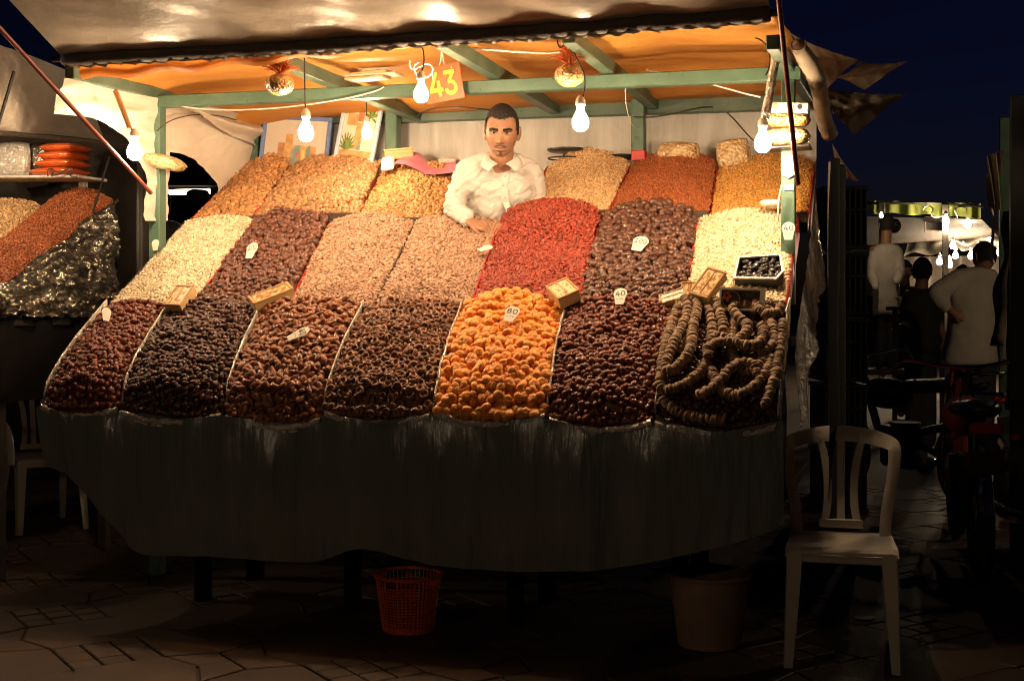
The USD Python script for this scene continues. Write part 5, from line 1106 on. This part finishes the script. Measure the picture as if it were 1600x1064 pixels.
def basket(loc, r0, r1, h, mat, label, lattice):
    t = thing('basket' if lattice else 'bin', label, 'basket' if lattice else 'bin', loc); L = np.array(loc, float)
    n = 44 if lattice else 36
    if lattice:
        bars = []
        for k in range(n):
            a = 2*math.pi*k/n
            if -2.25 < (a if a < math.pi else a-2*math.pi) < -1.85 : zt = h*.80
            else: zt = h*.97
            f = zt/h; bars.append(bar(L+[r0*math.cos(a), r0*math.sin(a), 0], L+[lerp(r0, r1, f)*math.cos(a), lerp(r0, r1, f)*math.sin(a), zt], .0042, .004, up=(math.cos(a), math.sin(a), 0), bev=.001))
        obj('ribs', cat_(bars), mat, t)
        obj('hoops', cat_([place(trimesh.creation.torus(lerp(r0, r1, z), .0022, 40, 5), L+[0, 0, z*h]) for z in np.linspace(.06, .80, 15)]), mat, t)
        for a in (-2.27, -1.83):
            obj('handle_edge', bar(L+[r1*.97*math.cos(a), r1*.97*math.sin(a), h*.80], L+[r1*math.cos(a), r1*math.sin(a), h*.97], .008, .005), mat, t)
        obj('base', lathe([(0, 0), (r0, 0), (r0, .02), (r0-.004, .02), (0, .006)], 36, L), mat, t)
    else:
        obj('body', lathe([(0, 0), (r0, 0), (r1, h*.95), (r1+.004, h*.95), (r1-.004, h*.96), (r0-.004, .006), (0, .006)], 40, L), mat, t, 40)
    obj('rim', lathe([(r1-.006, h*.95), (r1+.010, h*.95), (r1+.014, h*.98), (r1+.008, h), (r1-.004, h), (r1-.006, h*.95)], 44, L), mat, t, 40)
    return t
basket(W(638, 986, 5.33)*[1, 1, 0]+[0, 0, .012], .105, .137, .235, 'red_plastic', 'red plastic lattice basket under the edge of the hanging plastic', True)
basket(W(1108, 1008, 5.1)*[1, 1, 0]+[0, 0, .012], .125, .160, .285, 'bin_plastic', 'brown plastic bin under the right end of the hanging plastic', False)
pp = obj('crumpled_paper', put(blob(2, .09, .06, .012, .3, 3, 5), W(1352, 962, 5.5)*[1, 1, 0]+[0, 0, .018], np.eye(3)), 'paper'); tag(pp, 'scrap of paper lying on the ground under the white chair', 'paper')

# ------------------------------------------------------------------ the neighbouring stall on the left
nb = thing('neighbour_stall', 'neighbouring stall at the left edge with foil-wrapped side and grey awning', 'market stall', S(40, 480, .9)*[1, 1, 0])
ur = -.66
def foil(s, t):
    v = .42+s*.95; top = 1.43+.82*s*.64
    u = ur+.03+.05*(fbm(np.stack([s*6+t*3, t*7-s*4, s*0], -1), 3, 3)-.5)*2+.03*t+NR.uniform(-.012, .012, s.shape)
    z = lerp(top, 1.30, t)+NR.uniform(-.008, .008, s.shape)*(t > 0)
    return O+u[..., None]*Ud+(v+NR.uniform(-.008, .008, s.shape))[..., None]*Vd+z[..., None]*Zd
obj('foil_side', sheet(foil, 52, 30), 'black_foil', nb, False)
obj('foil_front', sheet(lambda s, t: O+(ur-1.0*s)[..., None]*Ud+(.40+NR.uniform(-.014, .014, s.shape))[..., None]*Vd+(1.42-.12*t)[..., None]*Zd, 50, 8), 'black_foil', nb, False)
NT0 = Tray(ur-.44, ur, ur-.44, ur, [(.42, 1.36), (1.40, 1.93)], .03, 41, .05, 0); NT1 = Tray(ur-.95, ur-.45, ur-.95, ur-.45, [(.42, 1.36), (1.40, 1.90)], .03, 42, .05, 0)
heap(NT0, 'raisin_red', 'red_raisins', 'heap of red-brown raisins on the neighbouring stall at the left', 'raisins', .013, .6, 2)
heap(NT1, 'peanut', 'pale_nuts', 'heap of pale nuts at the left edge on the neighbouring stall', 'nuts', .014, .6, 2)
obj('counter', bar(uv(ur-1.2, .9, 1.28), uv(ur+.0, .9, 1.28), .95, .05), 'dark_wood', nb)
for v in (.5, 1.35): obj('leg', bar(uv(ur-.03, v, .012), uv(ur-.03, v, 1.26), .05, .05, up=Vd), 'dark_wood', nb)
obj('skirt', sheet(lambda s, t: O+(ur+.0-.9*s*0)[..., None]*Ud+(.42+.95*s)[..., None]*Vd+(1.30-.42*t)[..., None]*Zd+Ud*(.02*np.sin(s*20))[..., None], 30, 6), 'black_cloth', nb, True)
obj('post', bar(S(130, 400, 1.42), S(130, 276, 1.42), .04, .04, up=Vd), 'film', nb)
obj('shelf', bar(S(-30, 280, 1.30), S(146, 279, 1.30), .26, .015), 'cream_wall', nb)
wv_ = curve([S(75, 276, 1.14), S(78, 264, 1.14), S(84, 268, 1.14), S(80, 274, 1.14), S(92, 272, 1.14), S(106, 264, 1.14), S(114, 266, 1.14), S(110, 273, 1.14), S(120, 276, 1.14)], 50)
obj('scroll_bracket', tube(wv_, .004, 6), 'dark_iron', nb, True)
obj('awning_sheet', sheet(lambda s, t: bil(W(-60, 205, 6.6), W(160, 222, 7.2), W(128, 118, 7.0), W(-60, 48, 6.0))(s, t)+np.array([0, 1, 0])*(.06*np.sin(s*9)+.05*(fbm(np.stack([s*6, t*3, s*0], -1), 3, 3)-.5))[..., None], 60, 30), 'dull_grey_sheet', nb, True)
obj('awning_hem', tube(curve([W(-60, 207, 6.58), W(50, 212, 6.85), W(162, 224, 7.18)], 20), .014, 8), 'roll_canvas', nb, True)
obj('awning_strut', tube([W(22, 112, 6.1), W(-4, 200, 6.1)], .008, 6), 'dark_iron', nb)
obj('stay_wire', tube([W(171, 245, 7.1), W(140, 350, 7.0)], .006, 6), 'dark_iron', nb)
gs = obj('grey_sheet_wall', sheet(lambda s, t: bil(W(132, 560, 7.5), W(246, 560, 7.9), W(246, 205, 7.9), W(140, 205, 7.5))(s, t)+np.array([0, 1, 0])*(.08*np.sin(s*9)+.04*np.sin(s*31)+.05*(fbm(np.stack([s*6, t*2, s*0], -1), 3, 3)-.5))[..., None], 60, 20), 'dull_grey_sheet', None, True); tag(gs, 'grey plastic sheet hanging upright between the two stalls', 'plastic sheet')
for k, (px, py, w_, lab) in enumerate(((103, 232, .30, 'topmost orange bag of the stack on the neighbouring shelf'), (100, 245, .30, 'second orange bag from the top of the stack on the neighbouring shelf'), (98, 257, .33, 'third orange bag from the top of the stack on the neighbouring shelf'), (92, 270, .38, 'lowest orange bag of the stack on the neighbouring shelf'))):
    pillow(S(px, py, 1.26), (Ud, Vd, Zd), w_*.8, .22, .050, 'bag_orange', lab, 20+k, group='orange bags stacked on the neighbouring shelf')
pillow(S(20, 250, 1.26), facing(0), .24, .2, .08, 'film', 'shiny foil bag standing on the neighbouring shelf at the left edge', 31)
pillow(S(60, 245, 1.3), facing(0), .14, .16, .06, 'black_foil', 'black shiny bag beside the stack of orange bags', 32)
obj('back_sheet', sheet(lambda s, t: bil(uv(ur-1.6, 1.62, 1.3), uv(ur+.02, 1.62, 1.3), uv(ur+.02, 1.62, 2.5), uv(ur-1.6, 1.62, 2.5))(s, t)+Vd*(.04*np.sin(s*17))[..., None], 40, 8), 'dark_canvas', nb, True)  # dark sheet added to cover the sky behind the shelf
dw = obj('dark_wall', sheet(lambda s, t: bil(np.array([-9, 13.0, 0]), np.array([1.0, 13.0, 0]), np.array([1.0, 13.0, 3.3]), np.array([-9, 13.0, 3.3]))(s, t)+np.array([0, 1, 0])*(.08*np.sin(s*40))[..., None], 60, 6), 'dark_canvas', None, True); tag(dw, 'added dark backdrop far behind the stall, for the darkness seen through the arches', 'backdrop')  # backdrop added to black out the sky behind the arches
# behind the arch: shelf, tube lamp, green bag
tb = obj('tube_lamp', cat_([tube([W(226, 302, 9.6), W(328, 299, 9.6)], .022, 10)]), 'tube_glow', None, True); tag(tb, 'dim tube lamp seen through the left arch', 'lamp')
bl = obj('back_shelf', bar(W(228, 285, 9.8), W(352, 285, 9.8), .5, .10), 'dark_wood'); tag(bl, 'dark shelf behind the white curtain seen through the arch', 'shelf')
gb = obj('green_bundle', tube([W(293, 306, 9.0), W(300, 307, 9.0), W(318, 307, 9.0), W(326, 305, 9.0)], [.035, .05, .048, .03], 14), 'green_cloth', None, True); tag(gb, 'green bundle hanging under the shelf behind the arch', 'bundle')
light_bulb(-70, 205, 0, [(-70, 170, 6.6), (-70, 120, 6.6)], 'lit bulb of the neighbouring stall just outside the left edge', 1.0, Y=6.5)
light_bulb(-330, 195, 0, [(-330, 160, 6.4), (-330, 110, 6.4)], 'second unseen bulb past the left edge, placed to light the ground at the left', 1.0, Y=6.3)  # out of view, placed to light the paving at the left
light_bulb(2000, 215, 0, [(2000, 190, 7.1), (2000, 150, 7.1)], 'unseen lit bulb past the right edge, placed to light the people in pale coats', 1.2, Y=7.1)  # out of view, placed to light the far people in pale coats
def unseen_bulb(x, y, z, label):                       # out of view behind the camera, placed to light the skirt and ground
    c = np.array([x, y, z]); t = thing('light_bulb', label, 'light bulb', c)
    obj('glass', lathe(np.array([(0, -.037), (.014, -.034), (.025, -.024), (.030, -.008), (.029, .006), (.022, .022), (.015, .034), (.013, .042), (0, .042)]), 20, c), 'bulb_glow', t, True)
    obj('socket', lathe(np.array([(0, .04), (.014, .04), (.015, .055), (.018, .058), (.018, .072), (.012, .084), (0, .092)]), 14, c), 'socket', t, 40)
    obj('cord', tube([c+Zd*.09, c+Zd*.3], .003, 6), 'wire_dark', t)
for k, (x, y, z) in enumerate(((-4.6, .4, 2.5), (-3.2, -.6, 2.55), (-1.8, -1.6, 2.5))):
    unseen_bulb(x, y, z, ['first unseen bulb behind the camera, placed to light the skirt and ground', 'second unseen bulb behind the camera, placed to light the skirt and ground', 'third unseen bulb behind the camera, placed to light the skirt and ground'][k])

# ------------------------------------------------------------------ right background
for k in range(5):
    z0 = .012+k*.428; c = W(1309, 480, 8.5)*[1, 1, 0]+[0, 0, z0]; t = thing('crate', f"dark plastic crate, {['lowest', 'second from the ground', 'middle one', 'second from the top', 'topmost'][k]} of the tall stack behind the stall", 'crate', c, 'stacked dark crates')
    w_, d_, h_ = .29, .45, .41
    obj('panel', cat_([place(bevel_box(w_-.02, d_-.02, h_-.03), c+[0, 0, h_/2])]), 'black', t)
    for z in (.015, h_-.015): obj('rim', place(bevel_box(w_, d_, .03), c+[0, 0, z]), 'black_plastic', t)
    obj('ribs', cat_([place(bevel_box(.012, .014, h_-.06), c+[x, -d_/2+.005, h_/2]) for x in np.linspace(-w_/2+.02, w_/2-.02, 8)]), 'black_plastic', t)
    obj('hand_rail', place(bevel_box(w_-.04, .016, .02), c+[0, -d_/2+.0, h_*.62]), 'black_plastic', t)
rp_ = obj('red_post', tube([W(1359, 538, 8.4), W(1358, 462, 8.4)], .022, 10), 'red_pole'); tag(rp_, 'short red post beside the stack of dark crates', 'post')
fs = thing('food_stall', 'far food stall with lime green valance and white lit canopy', 'market stall', W(1470, 480, 19)*[1, 1, 0])
obj('valance', slab(lambda s, t: bil(W(1335, 331, 19), W(1534, 341, 19), W(1534, 318, 19), W(1335, 312, 19))(s, t)+np.array([0, 1, 0])*(.05*np.sin(s*40))[..., None]+Zd*(.015*np.sin(s*25)*(1-t))[..., None], 80, 5, .01), 'lime_valance', fs, True)
obj('top_rail', tube([W(1335, 318, 18.93), W(1450, 317, 18.93), W(1536, 323, 18.93)], .02, 6), 'dark_iron', fs)
for px, y0 in ((1477, 320), (1378, 317)): obj('post', bar(W(px, 622, 18.9), W(px, y0, 18.9), .09, .09, up=Vd), 'steel', fs)
cv = [curve([W(1443, 328, 18.8), W(1450, 322, 18.8), W(1458, 327, 18.8), W(1455, 336, 18.8), W(1462, 340, 18.8), W(1475, 336, 18.8)], 30), curve([W(1510, 328, 18.8), W(1500, 323, 18.8), W(1492, 329, 18.8), W(1496, 338, 18.8), W(1488, 341, 18.8), W(1478, 336, 18.8)], 30)]
obj('scrollwork', cat_([tube(c, .012, 5) for c in cv]), 'steel', fs, True)
obj('canopy', sheet(lambda s, t: bil(W(1412, 402, 22), W(1600, 378, 24), W(1600, 352, 27), W(1420, 376, 25))(s, t)+Zd*(.05*np.sin(s*22)+.04*fbm(np.stack([s*9, t*6, s*0], -1), 3, 3))[..., None], 60, 16), 'far_canopy', fs, True)
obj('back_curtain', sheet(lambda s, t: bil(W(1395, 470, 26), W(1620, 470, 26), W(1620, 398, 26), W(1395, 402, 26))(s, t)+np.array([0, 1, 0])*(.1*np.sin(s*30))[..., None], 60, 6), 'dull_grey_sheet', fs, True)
obj('dark_roof', sheet(lambda s, t: bil(W(1340, 338, 19.1), W(1534, 343, 19.1), W(1560, 370, 21.5), W(1330, 385, 21.5))(s, t), 10, 6), 'dark_canvas', fs)
rd = thing('round_sign', 'round dark sign with pale number 15 hanging at the far stall', 'sign', W(1396, 353, 18)); rc_ = W(1396, 353, 18.0); rx_ = (np.array([1., 0, 0]), Zd, np.array([0, -1., 0]))
obj('disc', put(trimesh.creation.cylinder(.105, .02, sections=28), rc_, rx_), 'dark_iron', rd); tm = meshkit.text_mesh('15', .11, .004, True); tm.apply_translation([-tm.bounds[:, 0].mean(), -.055, .011]); obj('number', put(tm, rc_, rx_), 'coat_white', rd)
db = thing('menu_board', 'dark board in a thin frame hanging behind the far post', 'board', W(1460, 350, 19.5)); obj('board', put(bevel_box(.28, .2, .02), W(1460, 350, 19.5), rx_), 'black', db)
obj('frame', put(trimesh.creation.extrude_polygon(sbox(-.15, -.11, .15, .11).difference(sbox(-.135, -.095, .135, .095)), .03, engine='earcut'), W(1460, 350, 19.48), rx_), 'box_wood', db)
for k, (px, py, Y, lab) in enumerate(((1478, 345, 18.6, 'far lit bulb at the top of the far stall post'), (1512, 351, 19.5, 'far lit bulb right of the far stall post under the valance'), (1489, 384, 21, 'far lit bulb just right of the post under the white canopy'), (1530, 389, 21, 'far lit bulb hanging furthest to the right under the white canopy'), (1493, 399, 21.4, 'far lit bulb in the bright pair, left one'), (1517, 400, 21.4, 'far lit bulb in the bright pair, right one'), (1468, 409, 21, 'far lit bulb left of the post, low down'), (1484, 413, 21, 'far lit bulb right of the post, lowest of all'), (1505, 388, 24, 'small distant bulb between the two brightest under the white canopy'), (1545, 372, 23, 'small distant bulb near the right end of the white canopy'), (1560, 395, 24, 'small distant bulb beside the head of the person in beige'), (1377, 337, 13.7, 'small bulb hanging above the head of the person in the long white coat'))):
    light_bulb(px, py, 0, None, lab, (1.6 if k < 11 else .65), 'far_bulb_glow', Y)
ft = thing('serving_table', 'dark table with white bowls in front of the far food stall', 'table', W(1440, 480, 13)*[1, 1, 0])
obj('table_top', bar(W(1395, 482, 13.2), W(1475, 482, 13.2), .5, .04), 'dark_wood', ft)
for px in (1398, 1472): obj('leg', bar(W(px, 688, 13.2), W(px, 484, 13.2), .05, .05, up=Vd), 'dark_wood', ft)
for px, py, lab in ((1412, 468, 'white bowl left of the person in dark clothes'), (1447, 467, 'white bowl right of the person in dark clothes')):
    q = W(px, py, 13.0 if px < 1430 else 11.2); q = W(px, py, 13.0); b_ = obj('bowl', lathe([(0, -.06), (.05, -.06), (.085, .0), (.08, .005), (.045, -.045), (0, -.05)], 20, q+Zd*.02), 'white_bag', None, 40); tag(b_, lab, 'bowl')
# stall at the right edge
rs = thing('right_stall', 'dark stall post with hanging canvas and ropes at the right edge', 'market stall', W(1580, 480, 8)*[1, 1, 0])
obj('post', bar(W(1571, 800, 8.2), W(1571, 185, 8.2), .075, .075, up=Vd), 'green_paint', rs); obj('post', bar(W(1592, 900, 6.5), W(1592, 150, 6.5), .085, .085, up=Vd), 'black', rs)
obj('hanging_canvas', sheet(lambda s, t: bil(W(1573, 640, 7.6), W(1600, 640, 7.2), W(1606, 190, 7.2), W(1580, 200, 7.6))(s, t)+np.array([1, 0, 0])*(.03*np.sin(s*14)+.04*(fbm(np.stack([s*4, t*7, s*0], -1), 3, 3)-.5))[..., None], 24, 40), 'dark_canvas', rs, True)
obj('counter', cat_([place(bevel_box(2.2, 2.4, 1.0, .02), [3.95, 5.9, .52]), place(bevel_box(2.0, 2.2, .36, .1), [3.95, 5.9, 1.2])]), 'black', rs)  # unseen block, placed to keep the right-hand bulb off the near ground
obj('hanging_rag', sheet(lambda s, t: bil(W(1545, 322, 8.0), W(1562, 330, 8.0), W(1566, 235, 8.0), W(1540, 245, 8.0))(s, t)+np.array([0, 1, 0])*(.03*np.sin(s*12+t*5))[..., None], 16, 20), 'tan_canvas', rs, True)
obj('rope', tube(curve([W(1548, 325, 8.0), W(1552, 360, 8.0), W(1549, 390, 8.0), W(1553, 412, 8.0)], 20), .010, 6), 'rope_white', rs, True)
obj('tied_canvas', tube(curve([W(1580, 330, 7.9), W(1577, 400, 7.9), W(1566, 470, 7.9), W(1562, 540, 7.9)], 20), [.05+.02*math.sin(k*.7) for k in range(20)], 8), 'roll_canvas', rs, True)
obj('cloth_edge', sheet(lambda s, t: bil(W(1566, 560, 7.8), W(1574, 560, 7.8), W(1590, 380, 7.8), W(1584, 380, 7.8))(s, t), 6, 16), 'tan_canvas', rs, True)
# mopeds parked in the dark
def moped(px, Y, yaw, label, red='bike_red'):
    L = W(px, 480, Y)*[1, 1, 0]+[0, 0, .012]; t = thing('moped', label, 'moped', L, None); T = xf(L, yaw)
    def pt3(nm, m, mat, parent=None, sm=40): m = m.copy(); m.apply_transform(T); return obj(nm, m, mat, parent or t, sm)
    def wheel(y):
        tor = trimesh.creation.torus(.245, .042, 36, 10); tor.apply_transform(trimesh.transformations.rotation_matrix(math.pi/2, [0, 1, 0])); tor.apply_translation([0, y, .287]); w_ = pt3('wheel', tor, 'rubber')
        rim = trimesh.creation.annulus(.19, .215, .04, sections=36); rim.apply_transform(trimesh.transformations.rotation_matrix(math.pi/2, [0, 1, 0])); rim.apply_translation([0, y, .287]); pt3('rim', rim, 'chrome', w_)
        pt3('spokes', cat_([tube([(.02*(-1)**k, y, .287), (0, y+.2*math.cos(k*.349), .287+.2*math.sin(k*.349))], .0025, 4) for k in range(18)]), 'chrome', w_)
        pt3('mudguard', tube([(0, y+.30*math.cos(a), .287+.30*math.sin(a)) for a in np.linspace(.2, 2.9, 16)], .035, 8), 'chrome' if y < 0 else red)
    wheel(-.60); wheel(.62)
    pt3('frame', cat_([tube([(0, -.6, .60), (0, -.1, .48), (0, .25, .50), (0, .42, .92)], .03, 8), tube([(0, -.60, .287), (0, -.15, .40)], .022, 8)]), red)
    pt3('fork', cat_([tube([(x, .62, .287), (x, .46, .72), (x*.6, .40, .98)], .018, 8) for x in (-.07, .07)]), 'chrome')
    pt3('engine', cat_([place(bevel_box(.20, .30, .24, .03), [0, .0, .36]), place(trimesh.creation.cylinder(.10, .18, sections=20), [0, -.02, .46])]), 'dark_iron')
    pt3('tank', place(blob(2, .24, .46, .22, .02, 1, 1), [0, .16, .74]), red)
    pt3('seat', to_tri(Manifold.batch_hull([ell((0, -.10, .80), .11, .10, .05), ell((0, -.62, .84), .10, .10, .05)])), 'black_plastic')
    pt3('exhaust', tube([(.12, .0, .30), (.15, -.2, .27), (.16, -.5, .30), (.17, -.95, .36)], [.018, .03, .036, .034], 12), 'chrome')
    pt3('handlebar', tube(curve([(-.36, .30, 1.02), (-.25, .36, 1.03), (-.1, .40, 1.0), (.1, .40, 1.0), (.25, .36, 1.03), (.36, .30, 1.02)], 24), .012, 8), 'chrome')
    for sx in (-1, 1):
        m_ = pt3('mirror', place(blob(2, .11, .02, .075, 0, 1, 1), [sx*.33, .33, 1.20]), 'black_plastic'); pt3('mirror_stem', tube([(sx*.25, .36, 1.03), (sx*.30, .35, 1.12), (sx*.33, .33, 1.18)], .005, 6), 'chrome', m_)
        pt3('rear_indicator', place(blob(1, .05, .04, .04), [sx*.14, -.80, .72]), 'tail_red')
    pt3('headlight', place(blob(2, .16, .14, .16), [0, .52, .90]), 'chrome')
    pt3('tail_light', place(bevel_box(.15, .05, .05, .012), [0, -.84, .76]), 'tail_red')
    pt3('number_plate', place(bevel_box(.16, .006, .11, .002), [0, -.87, .60]), 'black_plastic')
    pt3('rack', cat_([tube(curve([(sx*.09, -.55, .88), (sx*.10, -.75, .92), (sx*.08, -.88, .93)], 10), .008, 6) for sx in (-1, 1)]+[tube([(-.09, y, .92), (.09, y, .92)], .007, 6) for y in (-.70, -.78, -.86)]), 'chrome')
    return t
moped(1512, 6.9, -14, 'dark red moped parked nearest in the shadow at the right, seen from behind'); moped(1412, 8.8, 28, 'moped parked behind the first one in front of the person in dark clothes', 'black_plastic')
